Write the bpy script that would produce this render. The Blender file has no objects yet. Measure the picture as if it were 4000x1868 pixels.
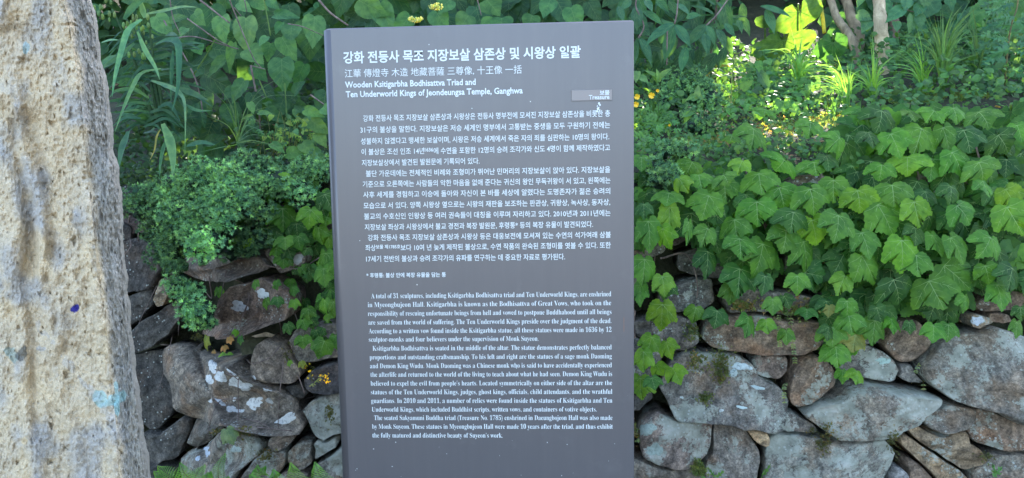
import bpy, math, random
import numpy as np
from mathutils import Vector, Matrix
from mathutils.bvhtree import BVHTree

scene = bpy.context.scene
COL = scene.collection
rng = random.Random(7)
R = math.radians

# ------------------------------------------------------------------ camera
M = np.array([[0.9987356672278632, -0.017540029723766556, -0.047110660833873434],
              [0.012698539915079979, 0.9947882264086249, -0.10116882762396535],
              [0.04863963497951019, 0.10044267995265699, 0.9937532158201996]])
A = np.array([[1, 0, 0], [0, 0, -1], [0, 1, 0]], float)
RW = A @ M.T
F, CAM_Z = 2800.0, 1.45
cam_data = bpy.data.cameras.new('camera')
cam = bpy.data.objects.new('camera', cam_data); COL.objects.link(cam)
mw = Matrix([list(RW[i]) + [0] for i in range(3)] + [[0, 0, 0, 1]])
cam.matrix_world = Matrix.Translation((0, 0, CAM_Z)) @ mw
cam_data.sensor_width = 36; cam_data.lens = 36 * F / 4000
cam_data.clip_start = 0.05; cam_data.clip_end = 500
scene.camera = cam

# ------------------------------------------------------------------ light
SUN = Vector((0.42, 1.0, 0.84)).normalized()          # direction towards the sun (behind the bank)
world = bpy.data.worlds.new('World'); scene.world = world; world.use_nodes = True
wn = world.node_tree
sky = wn.nodes.new('ShaderNodeTexSky'); sky.sky_type = 'NISHITA'; sky.sun_disc = False
sky.sun_elevation = math.asin(SUN.z); sky.sun_rotation = math.atan2(SUN.x, SUN.y)
sky.air_density = 1.0; sky.dust_density = 2.2; sky.ozone_density = .7
bg = wn.nodes['Background']; bg.inputs[1].default_value = 0.15
wn.links.new(sky.outputs[0], bg.inputs[0])
sun_d = bpy.data.lights.new('sun', 'SUN'); sun_d.energy = 3.4; sun_d.angle = R(0.5); sun_d.color = (1, .93, .82)
sun = bpy.data.objects.new('sun', sun_d); COL.objects.link(sun)
sun.rotation_euler = SUN.to_track_quat('Z', 'Y').to_euler(); sun.location = (2, 8, 9)
vs = scene.view_settings
vs.view_transform = 'Standard'; vs.look = 'None'; vs.gamma = 1; vs.use_curve_mapping = False; vs.exposure = 2.8
scene.cycles.max_bounces = 7; scene.cycles.diffuse_bounces = 3; scene.cycles.transmission_bounces = 3
scene.cycles.transparent_max_bounces = 4

# ------------------------------------------------------------------ helpers
def ray(px, py):
    d = np.array([(px - 2000) / F, -(py - 934) / F, -1.0])
    return RW @ d
def P(px, py, y):
    """World point seen at photograph pixel (px, py) on the vertical plane at distance y."""
    d = ray(px, py); t = y / d[1]
    return np.array([d[0] * t, y, CAM_Z + d[2] * t])

def _h(ix, iy, iz, s):
    n = (ix.astype(np.int64) * 374761393 + iy.astype(np.int64) * 668265263 + iz.astype(np.int64) * 1274126177 + s * 974634777) & 0xFFFFFFFF
    n = ((n ^ (n >> 13)) * 1274126177) & 0xFFFFFFFF
    n = ((n ^ (n >> 16)) * 668265263) & 0xFFFFFFFF
    return ((n ^ (n >> 15)) & 0xFFFFFF) / float(0xFFFFFF)
def vnoise(p, s=0):
    p = np.asarray(p, float); i = np.floor(p).astype(np.int64); f = p - i; f = f * f * (3 - 2 * f)
    r = 0
    for dx in (0, 1):
        for dy in (0, 1):
            for dz in (0, 1):
                w = (f[..., 0] if dx else 1 - f[..., 0]) * (f[..., 1] if dy else 1 - f[..., 1]) * (f[..., 2] if dz else 1 - f[..., 2])
                r = r + w * _h(i[..., 0] + dx, i[..., 1] + dy, i[..., 2] + dz, s)
    return r * 2 - 1
def fbm(p, octs=4, s=0, gain=.5):
    p = np.asarray(p, float); a, r = 1.0, 0
    for o in range(octs):
        r = r + a * vnoise(p * (2 ** o) + 17.3 * o, s + o); a *= gain
    return r

def tag(o, label=None, cat=None, group=None, kind=None):
    if label: o['label'] = label
    if cat: o['category'] = cat
    if group: o['group'] = group
    if kind: o['kind'] = kind
    return o
def empty(name, loc=(0, 0, 0)):
    o = bpy.data.objects.new(name, None); o.empty_display_size = .05
    o.location = loc; COL.objects.link(o); return o
def link(name, mesh, parent=None, mat=None, color=None):
    o = bpy.data.objects.new(name, mesh); COL.objects.link(o)
    if parent:
        o.parent = parent
        o.matrix_parent_inverse = parent_inv(parent)
    if mat is not None and not mesh.materials: mesh.materials.append(mat)
    if color: o.color = color
    return o
def parent_inv(p):
    m = Matrix.Translation(p.location)
    if p.parent: m = Matrix.Translation(p.parent.location) @ Matrix.Translation(p.location) if False else Matrix.Translation(p.location)
    return m.inverted()

class MB:
    def __init__(s): s.v = []; s.f = []; s.m = []; s.c = []; s.n = 0
    def add(s, v, f, mat=0, col=(1, 1, 1)):
        v = np.asarray(v, float); s.v.append(v)
        s.f.extend([tuple(i + s.n for i in q) for q in f]); s.m.extend([mat] * len(f) if isinstance(mat, int) else list(mat))
        c = np.asarray(col, float)
        if c.ndim == 1: c = np.tile(c[:3], (len(v), 1))
        s.c.append(c); s.n += len(v)
    def mesh(s, name, mats, smooth=True):
        me = bpy.data.meshes.new(name)
        V = np.concatenate(s.v) if s.v else np.zeros((0, 3))
        me.from_pydata(V.tolist(), [], s.f)
        for m in mats: me.materials.append(m)
        me.polygons.foreach_set('material_index', s.m)
        me.polygons.foreach_set('use_smooth', [smooth] * len(s.f))
        C = np.concatenate(s.c); a = me.color_attributes.new('Col', 'FLOAT_COLOR', 'POINT')
        a.data.foreach_set('color', np.hstack([C, np.ones((len(C), 1))]).ravel())
        me.update(); return me
    def build(s, name, mats, parent=None, smooth=True):
        if not isinstance(mats, (list, tuple)): mats = [mats]
        return link(name, s.mesh(name, mats, smooth), parent)

def catmull(pts, n=6):
    pts = [np.asarray(p, float) for p in pts]
    if len(pts) < 3: 
        return np.array([pts[0] + (pts[-1] - pts[0]) * t for t in np.linspace(0, 1, n + 1)])
    q = [2 * pts[0] - pts[1]] + pts + [2 * pts[-1] - pts[-2]]; out = []
    for i in range(1, len(q) - 2):
        for k in range(n):
            t = k / n
            out.append(.5 * ((2 * q[i]) + (-q[i-1] + q[i+1]) * t + (2*q[i-1] - 5*q[i] + 4*q[i+1] - q[i+2]) * t*t + (-q[i-1] + 3*q[i] - 3*q[i+1] + q[i+2]) * t**3))
    out.append(pts[-1]); return np.array(out)
def tube(mb, path, r0, r1=None, seg=6, mat=0, col=(1, 1, 1), rough=0):
    path = np.asarray(path); r1 = r0 if r1 is None else r1; n = len(path)
    T = np.gradient(path, axis=0); T /= np.linalg.norm(T, axis=1)[:, None] + 1e-9
    up = np.array([0.31, .9, .2]); vs_ = []
    for i in range(n):
        a = np.cross(T[i], up); a /= np.linalg.norm(a) + 1e-9; b = np.cross(T[i], a)
        r = r0 + (r1 - r0) * i / (n - 1)
        for k in range(seg):
            t = 2 * math.pi * k / seg
            rr = r * (1 + (rough * math.sin(3.1 * k + 1.7 * i) if rough else 0))
            vs_.append(path[i] + rr * (math.cos(t) * a + math.sin(t) * b))
    f = [(i*seg+k, i*seg+(k+1) % seg, (i+1)*seg+(k+1) % seg, (i+1)*seg+k) for i in range(n-1) for k in range(seg)]
    f.append(tuple(range(seg))[::-1]); f.append(tuple((n-1)*seg + k for k in range(seg)))
    mb.add(vs_, f, mat, col)

NR = np.random.default_rng(11)
def nvary(c, n, a=.15):
    k = NR.uniform(1 - a, 1 + a, n); return np.column_stack([c[0] * k * NR.uniform(.88, 1.15, n), c[1] * k, c[2] * k * NR.uniform(.8, 1.15, n)])
def unit(v): return v / (np.linalg.norm(v, axis=1)[:, None] + 1e-9)
def batch(mb, V, tf, col):
    """V (n, k, 3) vertices of n pieces sharing the face template tf."""
    n, k, _ = V.shape
    if n == 0: return
    off = (np.arange(n) * k)[:, None, None]
    F_ = (np.array(tf)[None] + off).reshape(-1, len(tf[0]))
    mb.add(V.reshape(-1, 3), F_.tolist(), 0, np.repeat(col, k, axis=0))
CH = np.array([(0, 0, 0), (.28, .2, -.03), (.36, .45, -.06), (.22, .75, -.08), (0, 1, -.16), (-.22, .75, -.08), (-.36, .45, -.06), (-.28, .2, -.03), (0, .45, .05)])
CHF = [(8, k, (k + 1) % 8) for k in range(8)]
def cheap_batch(mb, p, d, L, w, nrm, col):
    y = unit(d); n_ = nrm - y * (nrm * y).sum(1)[:, None]; n_ = unit(n_); x = np.cross(y, n_)
    V = p[:, None] + CH[None, :, 0:1] * (x * (w / .72)[:, None])[:, None] + CH[None, :, 1:2] * (y * L[:, None])[:, None] + CH[None, :, 2:3] * (n_ * L[:, None])[:, None]
    batch(mb, V, CHF, col)
def rosette_batch(mb, p, nrm, r, col, n=9, thin=.11):
    N_ = len(p); nrm = unit(nrm); a = unit(np.cross(nrm, np.array([.3, .5, .81]))); b = np.cross(nrm, a); ph = NR.uniform(0, 6.28, N_)
    for k in range(n):
        t = ph + 6.283 * k / n + NR.uniform(-.3, .3, N_); el = NR.uniform(.15, 1.3, N_)
        d = (a * np.cos(t)[:, None] + b * np.sin(t)[:, None]) * np.cos(el)[:, None] + nrm * np.sin(el)[:, None]; s_ = unit(np.cross(d, nrm) + 1e-4)
        L = (r * NR.uniform(.7, 1.15, N_))[:, None]; w_ = (r * thin)[:, None]
        V = np.stack([p - s_ * w_, p + s_ * w_, p + d * L * .6 + s_ * w_ * .8, p + d * L, p + d * L * .6 - s_ * w_ * .8], 1)
        batch(mb, V, [(0, 1, 2, 3, 4)], col)

# ------------------------------------------------------------------ materials
def newmat(name):
    m = bpy.data.materials.new(name); m.use_nodes = True
    return m, m.node_tree, m.node_tree.nodes, m.node_tree.links, m.node_tree.nodes['Principled BSDF'], m.node_tree.nodes['Material Output']
def N(nt, typ, **kw):
    n = nt.nodes.new(typ)
    for k, v in kw.items(): setattr(n, k, v)
    return n
def noise(nt, vec, scale, detail=4, rough=.55, dist=0):
    n = N(nt, 'ShaderNodeTexNoise'); n.inputs['Scale'].default_value = scale; n.inputs['Detail'].default_value = detail
    n.inputs['Roughness'].default_value = rough; n.inputs['Distortion'].default_value = dist
    if vec is not None: nt.links.new(vec, n.inputs['Vector'])
    return n.outputs['Fac']
def ramp(nt, fac, stops):
    n = N(nt, 'ShaderNodeValToRGB'); e = n.color_ramp.elements
    e[0].position, e[0].color = stops[0][0], tuple(stops[0][1]) + (1,) if len(stops[0][1]) == 3 else stops[0][1]
    e[1].position, e[1].color = stops[-1][0], tuple(stops[-1][1]) + (1,)
    for p_, c_ in stops[1:-1]:
        k = e.new(p_); k.color = tuple(c_) + (1,)
    nt.links.new(fac, n.inputs[0]); return n.outputs[0]
def mix(nt, fac, a, b, mode='MIX'):
    n = N(nt, 'ShaderNodeMix', data_type='RGBA', blend_type=mode)
    for s_, v in ((n.inputs[0], fac), (n.inputs[6], a), (n.inputs[7], b)):
        if isinstance(v, (int, float)): s_.default_value = v
        elif isinstance(v, tuple): s_.default_value = v if len(v) == 4 else v + (1,)
        else: nt.links.new(v, s_)
    return n.outputs[2]
def math_(nt, op, a, b=None):
    n = N(nt, 'ShaderNodeMath', operation=op)
    for s_, v in ((n.inputs[0], a), (n.inputs[1], b)):
        if v is None: continue
        if isinstance(v, (int, float)): s_.default_value = v
        else: nt.links.new(v, s_)
    return n.outputs[0]
def bump(nt, h, strength, dist, bs, prev=None):
    n = N(nt, 'ShaderNodeBump'); n.inputs['Strength'].default_value = strength; n.inputs['Distance'].default_value = dist
    nt.links.new(h, n.inputs['Height'])
    if prev is not None: nt.links.new(prev, n.inputs['Normal'])
    if bs is not None: nt.links.new(n.outputs[0], bs.inputs['Normal'])
    return n.outputs[0]

def leaf_mat(name, src='obj', trans=.38, rough=.5, spec=.22, vein=False, nscale=30):
    m, nt, nd, lk, bs, out = newmat(name)
    if src == 'obj':
        c = N(nt, 'ShaderNodeObjectInfo').outputs['Color']
    else:
        c = N(nt, 'ShaderNodeAttribute', attribute_name='Col').outputs['Color']
    geo = N(nt, 'ShaderNodeNewGeometry').outputs['Position']
    f = noise(nt, geo, nscale, 3, .6)
    dark = mix(nt, 1.0, c, (.72, .78, .8), 'MULTIPLY'); lite = mix(nt, 1.0, c, (1.35, 1.2, 1.1), 'MULTIPLY')
    mr = N(nt, 'ShaderNodeMapRange'); mr.inputs[1].default_value = .35; mr.inputs[2].default_value = .65; lk.new(f, mr.inputs[0])
    col = mix(nt, mr.outputs[0], dark, lite)
    if vein: col = mix(nt, .65 if vein is True else vein, col, (.27, .38, .17))
    lk.new(col, bs.inputs['Base Color']); bs.inputs['Roughness'].default_value = rough
    bs.inputs['Specular IOR Level'].default_value = spec
    bump(nt, noise(nt, geo, nscale * 4, 3), .25, .004, bs)
    tr = N(nt, 'ShaderNodeBsdfTranslucent'); lk.new(mix(nt, 1.0, col, (3.6, 3.0, .9), 'MULTIPLY'), tr.inputs[0])
    mx = N(nt, 'ShaderNodeMixShader'); mx.inputs[0].default_value = trans
    lk.new(bs.outputs[0], mx.inputs[1]); lk.new(tr.outputs[0], mx.inputs[2]); lk.new(mx.outputs[0], out.inputs[0])
    return m
LEAF = leaf_mat('leaf'); LEAFV = leaf_mat('leaf_vein', vein=True)
LEAFA = leaf_mat('leaf_mass', 'attr'); 
NEEDLE = leaf_mat('juniper_needles', 'attr', trans=.15, rough=.6, spec=.2, nscale=14)

def bark_mat(name, c1, c2, scale=18):
    m, nt, nd, lk, bs, out = newmat(name)
    geo = N(nt, 'ShaderNodeNewGeometry').outputs['Position']
    mp = N(nt, 'ShaderNodeMapping'); mp.inputs['Scale'].default_value = (1, 1, .45); lk.new(geo, mp.inputs[0])
    f = noise(nt, mp.outputs[0], scale, 6, .7, .6)
    lk.new(ramp(nt, f, [(.32, c1), (.5, tuple((a+b)/2 for a, b in zip(c1, c2))), (.62, c2)]), bs.inputs['Base Color'])
    bs.inputs['Roughness'].default_value = .85
    bump(nt, noise(nt, mp.outputs[0], scale * 2, 6, .7), .7, .01, bs)
    return m
TWIG = bark_mat('twig_bark', (.09, .06, .05), (.27, .2, .17), 40)
BARK_PALE = bark_mat('pale_bark', (.26, .19, .11), (.74, .58, .38), 16)
BARK_DARK = bark_mat('dark_bark', (.12, .09, .055), (.34, .265, .165), 20)

def soil_mat():
    m, nt, nd, lk, bs, out = newmat('dark_soil')
    geo = N(nt, 'ShaderNodeNewGeometry').outputs['Position']
    f = noise(nt, geo, 9, 8, .7)
    lk.new(ramp(nt, f, [(.3, (.018, .020, .010)), (.55, (.042, .045, .022)), (.75, (.09, .08, .045))]), bs.inputs['Base Color'])
    bs.inputs['Roughness'].default_value = .95
    bump(nt, noise(nt, geo, 60, 5), .8, .02, bs); return m
SOIL = soil_mat()
def ground_mat():
    m, nt, nd, lk, bs, out = newmat('pale_dirt')
    geo = N(nt, 'ShaderNodeNewGeometry').outputs['Position']
    f = noise(nt, geo, 3, 8, .7)
    lk.new(ramp(nt, f, [(.3, (.10, .095, .085)), (.7, (.19, .18, .16))]), bs.inputs['Base Color'])
    bs.inputs['Roughness'].default_value = .95
    bump(nt, noise(nt, geo, 50, 5), .6, .02, bs); return m

def stone_mat():
    m, nt, nd, lk, bs, out = newmat('field_stone')
    oi = N(nt, 'ShaderNodeObjectInfo')
    geo = N(nt, 'ShaderNodeNewGeometry').outputs['Position']
    # foliated rock: coordinates turned a little differently for every stone
    rot = N(nt, 'ShaderNodeVectorRotate', rotation_type='Y_AXIS'); lk.new(geo, rot.inputs['Vector'])
    lk.new(math_(nt, 'MULTIPLY', oi.outputs['Random'], 2.2), rot.inputs['Angle'])
    mp = N(nt, 'ShaderNodeMapping'); mp.inputs['Scale'].default_value = (1, 1, 3.2); lk.new(rot.outputs[0], mp.inputs[0])
    base = oi.outputs['Color']
    f1 = noise(nt, mp.outputs[0], 9, 8, .68, .3)
    c = mix(nt, 1.0, base, ramp(nt, f1, [(.3, (.38, .38, .38)), (.5, (.9, .9, .9)), (.68, (1.6, 1.55, 1.48))]), 'MULTIPLY')
    f2 = noise(nt, geo, 5.5, 5, .6)
    c = mix(nt, ramp(nt, f2, [(.52, (0, 0, 0)), (.70, (.75, .75, .75))]), c, mix(nt, 1.0, base, (1.25, .88, .62), 'MULTIPLY'))
    f3 = noise(nt, geo, 38, 6, .75)
    c = mix(nt, 1.0, c, ramp(nt, f3, [(.34, (.45, .45, .45)), (.64, (1.45, 1.45, 1.45))]), 'MULTIPLY')
    f4 = noise(nt, geo, 130, 4, .7); c = mix(nt, 1.0, c, ramp(nt, f4, [(.34, (.6, .6, .6)), (.66, (1.4, 1.4, 1.4))]), 'MULTIPLY')
    # pale crusty lichen, amount per stone in the colour's alpha
    fl = noise(nt, geo, 8, 2, .5); ff = noise(nt, geo, 60, 6, .8)
    s = math_(nt, 'ADD', math_(nt, 'MULTIPLY', fl, .9), math_(nt, 'MULTIPLY', ff, .75))
    s = math_(nt, 'ADD', s, math_(nt, 'MULTIPLY', math_(nt, 'SUBTRACT', oi.outputs['Alpha'], .5), .42))
    msk = ramp(nt, s, [(.905, (0, 0, 0)), (.945, (1, 1, 1))])
    lc = ramp(nt, noise(nt, geo, 22, 3), [(.35, (.30, .32, .26)), (.6, (.48, .50, .42)), (.75, (.58, .57, .50))])
    c = mix(nt, math_(nt, 'MULTIPLY', msk, .8), c, lc)
    vor = N(nt, 'ShaderNodeTexVoronoi'); vor.inputs['Scale'].default_value = 55; lk.new(geo, vor.inputs['Vector'])
    sp = math_(nt, 'MULTIPLY', math_(nt, 'LESS_THAN', vor.outputs['Distance'], .23), math_(nt, 'GREATER_THAN', fl, .56))
    c = mix(nt, math_(nt, 'MULTIPLY', sp, .7), c, (.5, .52, .47))
    lk.new(c, bs.inputs['Base Color']); bs.inputs['Roughness'].default_value = .82; bs.inputs['Specular IOR Level'].default_value = .3
    b = bump(nt, f1, .9, .03, None)
    b = bump(nt, noise(nt, geo, 45, 8, .75), .9, .010, None, b)
    bump(nt, noise(nt, mp.outputs[0], 28, 6, .7), .6, .01, bs, b)
    return m
STONE = stone_mat()
def patch_mat():
    m, nt, nd, lk, bs, out = newmat('white_crust')
    geo = N(nt, 'ShaderNodeNewGeometry').outputs['Position']
    c = N(nt, 'ShaderNodeObjectInfo').outputs['Color']
    lk.new(mix(nt, 1, c, ramp(nt, noise(nt, geo, 70, 6, .8), [(.34, (.28, .28, .28)), (.46, (.85, .85, .85)), (.7, (1.05, 1.05, 1.05))]), 'MULTIPLY'), bs.inputs['Base Color'])
    bs.inputs['Roughness'].default_value = .9
    bump(nt, noise(nt, geo, 120, 4), .5, .004, bs); return m
CRUST = patch_mat()

# ------------------------------------------------------------------ terrain
WALL_TOP = 1.40
def alcove(x): return min(.60, max(0.0, (-1.30 - x) * 2.0))
def yw(x, z):
    """Face of the dry stone wall."""
    a = 2.66 + .10 * z
    a += alcove(x)
    return a
def on_wall(px, py, off=0.0):
    y = 2.75
    for _ in range(8):
        p = P(px, py, y); y = yw(p[0], p[2]) - off
    return P(px, py, y)
def bank_z(x, y):
    e = 2.84 + alcove(x)
    if y < e + .02: return None
    t = y - e
    z = WALL_TOP + min(t, 2.2) * .36 + max(0, t - 2.2) * .52
    return z
def bank_y(px, py, lo=2.9, hi=4.6):
    d = ray(px, py)
    for y in np.linspace(lo, hi, 60):
        b = bank_z(d[0] / d[1] * y, y)
        if b is not None and CAM_Z + d[2] / d[1] * y <= b: return y
    return hi
# ground in front
MG = MB(); n = 60
xs = np.concatenate([np.linspace(-60, -4, 12), np.linspace(-3.6, 3.6, 37), np.linspace(4, 60, 12)])
ys = np.concatenate([np.linspace(-60, -3, 12), np.linspace(-2.6, 3.1, 30)])
X, Y = np.meshgrid(xs, ys); Z = .015 * fbm(np.stack([X * 1.3, Y * 1.3, X * 0], -1), 4, 3)
V = np.stack([X, Y, Z], -1).reshape(-1, 3); w = len(xs)
MG.add(V, [(j*w+i, j*w+i+1, (j+1)*w+i+1, (j+1)*w+i) for j in range(len(ys)-1) for i in range(w-1)])
tag(MG.build('ground', ground_mat()), 'pale dirt ground in front of the wall', None, None, 'structure')
# bank, earth behind the wall and the hill behind
MG = MB()
xs = np.concatenate([np.linspace(-40, -4.5, 8), np.linspace(-4, 4, 81), np.linspace(4.5, 40, 8)])
prof = [(-.35, -.1), (-.05, 0.35), (-.0, .9), (0.0, 1.25)]
rows = []
for dy, z in prof: rows.append([(x, yw(x, z) + .20, z) for x in xs])
for t in list(np.linspace(.02, 3, 30)) + list(np.linspace(3.3, 26, 24)):
    rows.append([(x, 2.84 + alcove(x) + t, WALL_TOP + min(t, 2.2) * .36 + max(0, t - 2.2) * .52) for x in xs])
V = np.array(rows); nn = fbm(V * 2.2, 5, 11); V[..., 2] += .05 * nn * (V[..., 1] > 3.1); V[..., 1] += .04 * nn
w = len(xs)
MG.add(V.reshape(-1, 3), [(j*w+i, j*w+i+1, (j+1)*w+i+1, (j+1)*w+i) for j in range(len(rows)-1) for i in range(w-1)])
tag(MG.build('hillside', SOIL), 'dark earth bank rising behind the stone wall', None, None, 'structure')

# ------------------------------------------------------------------ dry stone wall
z5 = lambda p: (2450 + p[0] * .6385, 1100 + p[1] * .6385)
z6 = lambda p: (3200 + p[0] * .6385, 1100 + p[1] * .6385)
z7 = lambda p: (450 + p[0] / 1.801, 1200 + p[1] / 1.801)
z8 = lambda p: (450 + p[0] / 2.004, 650 + p[1] / 2.004)
z3 = lambda p: (350 + p[0] / 1.719, p[1] / 1.719)
z9 = lambda p: (2400 + p[0] / 2.005, p[1] / 2.005)
z10 = lambda p: (3150 + p[0] / 2.005, p[1] / 2.005)
z11 = lambda p: (2400 + p[0] / 2.005, 550 + p[1] / 2.005)
z12 = lambda p: (3150 + p[0] / 2.005, 550 + p[1] / 2.005)
idt = lambda p: p
GR = (.20, .20, .20); BR = (.24, .19, .155); GB = (.215, .20, .18); DK = (.075, .075, .075); PK = (.25, .205, .185); OC = (.30, .235, .165); GG = (.24, .245, .235)  # the darkest tone is a dark stone lowered further for the left corner's shade
S = []   # (converter, outline, colour, lichen, bulge, offset)
def st(cv, pts, col=GB, li=.45, bu=.07, off=0.0): S.append((cv, pts, col, li, bu, off))
# right group
st(z5, [(455,340),(475,235),(600,200),(760,190),(1000,230),(1180,240),(1200,330),(1150,400),(1060,435),(850,440),(620,410),(500,390)], BR, .42, .10, .02)
st(z5, [(190,640),(215,560),(260,470),(330,425),(500,418),(650,430),(745,480),(790,570),(900,620),(960,690),(965,800),(940,880),(880,905),(780,880),(680,885),(600,850),(520,845),(400,835),(285,830),(240,750)], GR, .62, .11, .03)
st(z5, [(755,480),(800,447),(900,443),(980,465),(985,550),(930,605),(850,590),(790,565)], PK, .5, .06)
st(idt, [(3088,1457),(3108,1400),(3146,1380),(3210,1386),(3254,1426),(3262,1470),(3255,1500),(3203,1550),(3165,1580),(3114,1596),(3088,1582),(3082,1534)], BR, .4, .08)
st(z5, [(65,880),(110,820),(200,800),(290,833),(400,850),(522,855),(520,960),(500,1050),(455,1090),(370,1135),(280,1130),(190,1110),(80,1070),(60,970)], (.21,.18,.17), .66, .09, .01)
st(z5, [(530,860),(620,870),(715,895),(770,965),(803,1010),(815,1090),(790,1180),(770,1290),(480,1290),(472,1150),(475,1090),(510,1040),(522,950)], (.20,.19,.18), .55, .08)
st(z5, [(725,900),(755,888),(800,893),(830,905),(848,945),(845,975),(825,985),(785,968),(750,940)], (.52,.40,.27), .0, .03, .05)
st(idt, [(2986,1780),(2993,1713),(3020,1694),(3057,1697),(3120,1699),(3184,1699),(3238,1706),(3360,1702),(3450,1707),(3490,1758),(3482,1815),(3460,1866),(3440,1930),(2990,1930)], GG, .82, .10)
st(z5, [(925,895),(950,800),(1010,790),(1100,840),(1150,880),(1165,925),(1060,925),(960,925)], GR, .55, .05)
st(idt, [(3125,1612),(3180,1572),(3238,1549),(3296,1500),(3379,1482),(3468,1503),(3557,1513),(3652,1538),(3645,1560),(3596,1592),(3580,1611),(3555,1640),(3506,1657),(3468,1688),(3391,1695),(3251,1698),(3210,1675),(3160,1640)], GB, .78, .12, .04)
st(z6, [(110,500),(160,440),(300,385),(395,420),(460,470),(487,540),(468,600),(420,618),(350,603),(280,585),(200,575),(130,540)], (.19,.185,.18), .5, .07)
st(z6, [(385,380),(430,300),(480,230),(600,230),(690,345),(655,420),(600,465),(545,498),(480,496),(410,430)], BR, .4, .08)
st(z6, [(495,512),(560,500),(585,560),(640,618),(560,622),(492,588)], GR, .4, .03)
st(z6, [(640,430),(700,360),(760,320),(850,290),(960,285),(1030,255),(1150,290),(1260,340),(1330,400),(1400,520),(1400,780),(1320,830),(1200,843),(1130,830),(1000,770),(830,720),(720,668),(645,625),(592,560),(600,480)], (.205,.205,.195), .64, .14, .05)
st(z6, [(895,200),(905,185),(960,188),(1010,200),(1035,240),(980,260),(940,283),(895,265)], GG, .6, .05, .04)
st(z6, [(1045,195),(1100,180),(1170,200),(1185,245),(1120,265),(1045,245)], BR, .2, .05)
st(z6, [(930,150),(980,90),(1020,40),(1130,-20),(1253,-10),(1340,100),(1253,150),(1170,165),(1080,178),(980,182)], BR, .3, .09)
st(z6, [(600,832),(640,770),(760,720),(830,732),(923,762),(913,820),(868,880),(790,893),(700,915),(615,875)], GB, .45, .08, .03)
st(z6, [(930,800),(945,770),(1050,795),(1150,835),(1253,862),(1400,855),(1420,980),(1340,1038),(1150,1030),(1030,1010),(935,975),(903,930),(880,870)], BR, .42, .09)
st(z6, [(500,880),(560,855),(605,885),(700,922),(800,902),(880,893),(895,940),(885,970),(960,1010),(1020,1080),(980,1110),(900,1130),(850,1135),(760,1080),(650,1008),(560,945)], OC, .42, .07, .03)
st(z6, [(470,930),(500,920),(560,955),(650,1018),(760,1088),(850,1145),(910,1210),(920,1290),(800,1290),(690,1180),(600,1090),(520,1020),(475,975)], OC, .38, .05, .02)
st(z6, [(510,1090),(540,1065),(600,1098),(680,1180),(770,1290),(520,1290),(528,1170)], BR, .4, .05)
st(z6, [(430,1185),(470,1132),(518,1140),(550,1290),(420,1290)], (.36,.37,.39), .3, .05, .02)
st(z6, [(940,1150),(1030,1090),(1060,1040),(1200,1050),(1400,1050),(1420,1300),(950,1300),(930,1210)], GB, .5, .08)
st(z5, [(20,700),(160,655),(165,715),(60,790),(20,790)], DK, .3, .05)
st(z5, [(-60,1090),(70,1080),(190,1120),(280,1140),(370,1145),(445,1105),(462,1150),(468,1290),(-60,1290)], GB, .5, .07)
st(z5, [(40,250),(130,225),(300,200),(430,245),(435,360),(400,400),(330,420),(250,408),(150,380),(50,330)], (.17,.16,.16), .4, .08)
st(z5, [(-40,380),(60,340),(150,390),(240,415),(200,500),(180,590),(60,680),(-40,690)], (.16,.16,.16), .4, .07)
st(z5, [(190,80),(330,0),(520,-30),(535,120),(440,185),(300,190),(180,150)], (.15,.15,.15), .35, .07)
st(z5, [(560,70),(700,30),(900,50),(1150,90),(1190,190),(1000,208),(760,180),(600,190)], (.17,.16,.15), .35, .07)
st(z5, [(1210,60),(1400,20),(1420,180),(1330,300),(1240,330),(1215,240)], (.16,.16,.155), .35, .07)
st(z6, [(10,380),(80,320),(200,300),(330,300),(380,375),(290,382),(150,435),(100,480),(10,440)], (.17,.165,.16), .35, .06)
# left group
st(z7, [(372,440),(370,330),(378,262),(440,237),(560,242),(640,290),(700,350),(830,400),(1000,515),(1180,570),(1285,640),(1308,740),(1355,820),(1325,868),(1240,880),(1100,870),(950,830),(820,790),(640,768),(540,738),(445,700),(432,600),(425,520)], (.21,.19,.17), .22, .10, .05)
st(idt, [(872,1149),(905,1116),(974,1106),(1024,1078),(1079,1105),(1145,1149),(1148,1200),(1132,1245),(1060,1268),(983,1298),(940,1312),(870,1318),(818,1296),(815,1283),(840,1250),(862,1200)], (.23,.185,.165), .3, .09, .02)
st(idt, [(702,1010),(750,1000),(824,994),(949,1010),(1024,1000),(1070,1045),(1020,1064),(974,1074),(899,1100),(829,1092),(772,1078),(712,1049)], (.19,.17,.16), .25, .09, .03)
st(idt, [(1024,975),(1100,960),(1190,975),(1194,1036),(1140,1056),(1095,1070),(1078,1040),(1035,1000)], (.21,.18,.165), .35, .06)
st(idt, [(612,1169),(630,1119),(640,1082),(662,1076),(684,1099),(680,1149),(650,1192),(627,1195)], (.30,.25,.19), .2, .05, .04)
st(z7, [(960,350),(1000,250),(1070,207),(1170,242),(1228,300),(1300,400),(1328,480),(1280,525),(1180,525),(1060,515),(1000,485),(960,420)], (.22,.19,.165), .3, .07, .02)
st(z7, [(1245,310),(1220,240),(1270,160),(1400,115),(1560,125),(1640,200),(1630,340),(1450,380),(1300,392)], (.19,.175,.16), .4, .07)
st(z7, [(1335,500),(1395,430),(1480,392),(1640,372),(1650,580),(1500,600),(1380,600),(1345,560)], (.085,.085,.095), .1, .09, .02)
st(z7, [(1315,720),(1370,655),(1470,622),(1640,612),(1650,885),(1540,895),(1470,937),(1410,900),(1372,830)], GG, .75, .07)
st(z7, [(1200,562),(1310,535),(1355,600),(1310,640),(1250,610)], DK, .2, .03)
st(z7, [(1085,945),(1110,900),(1170,882),(1240,885),(1270,915),(1245,960),(1180,990),(1110,985)], (.23,.215,.20), .35, .05, .03)
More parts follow.
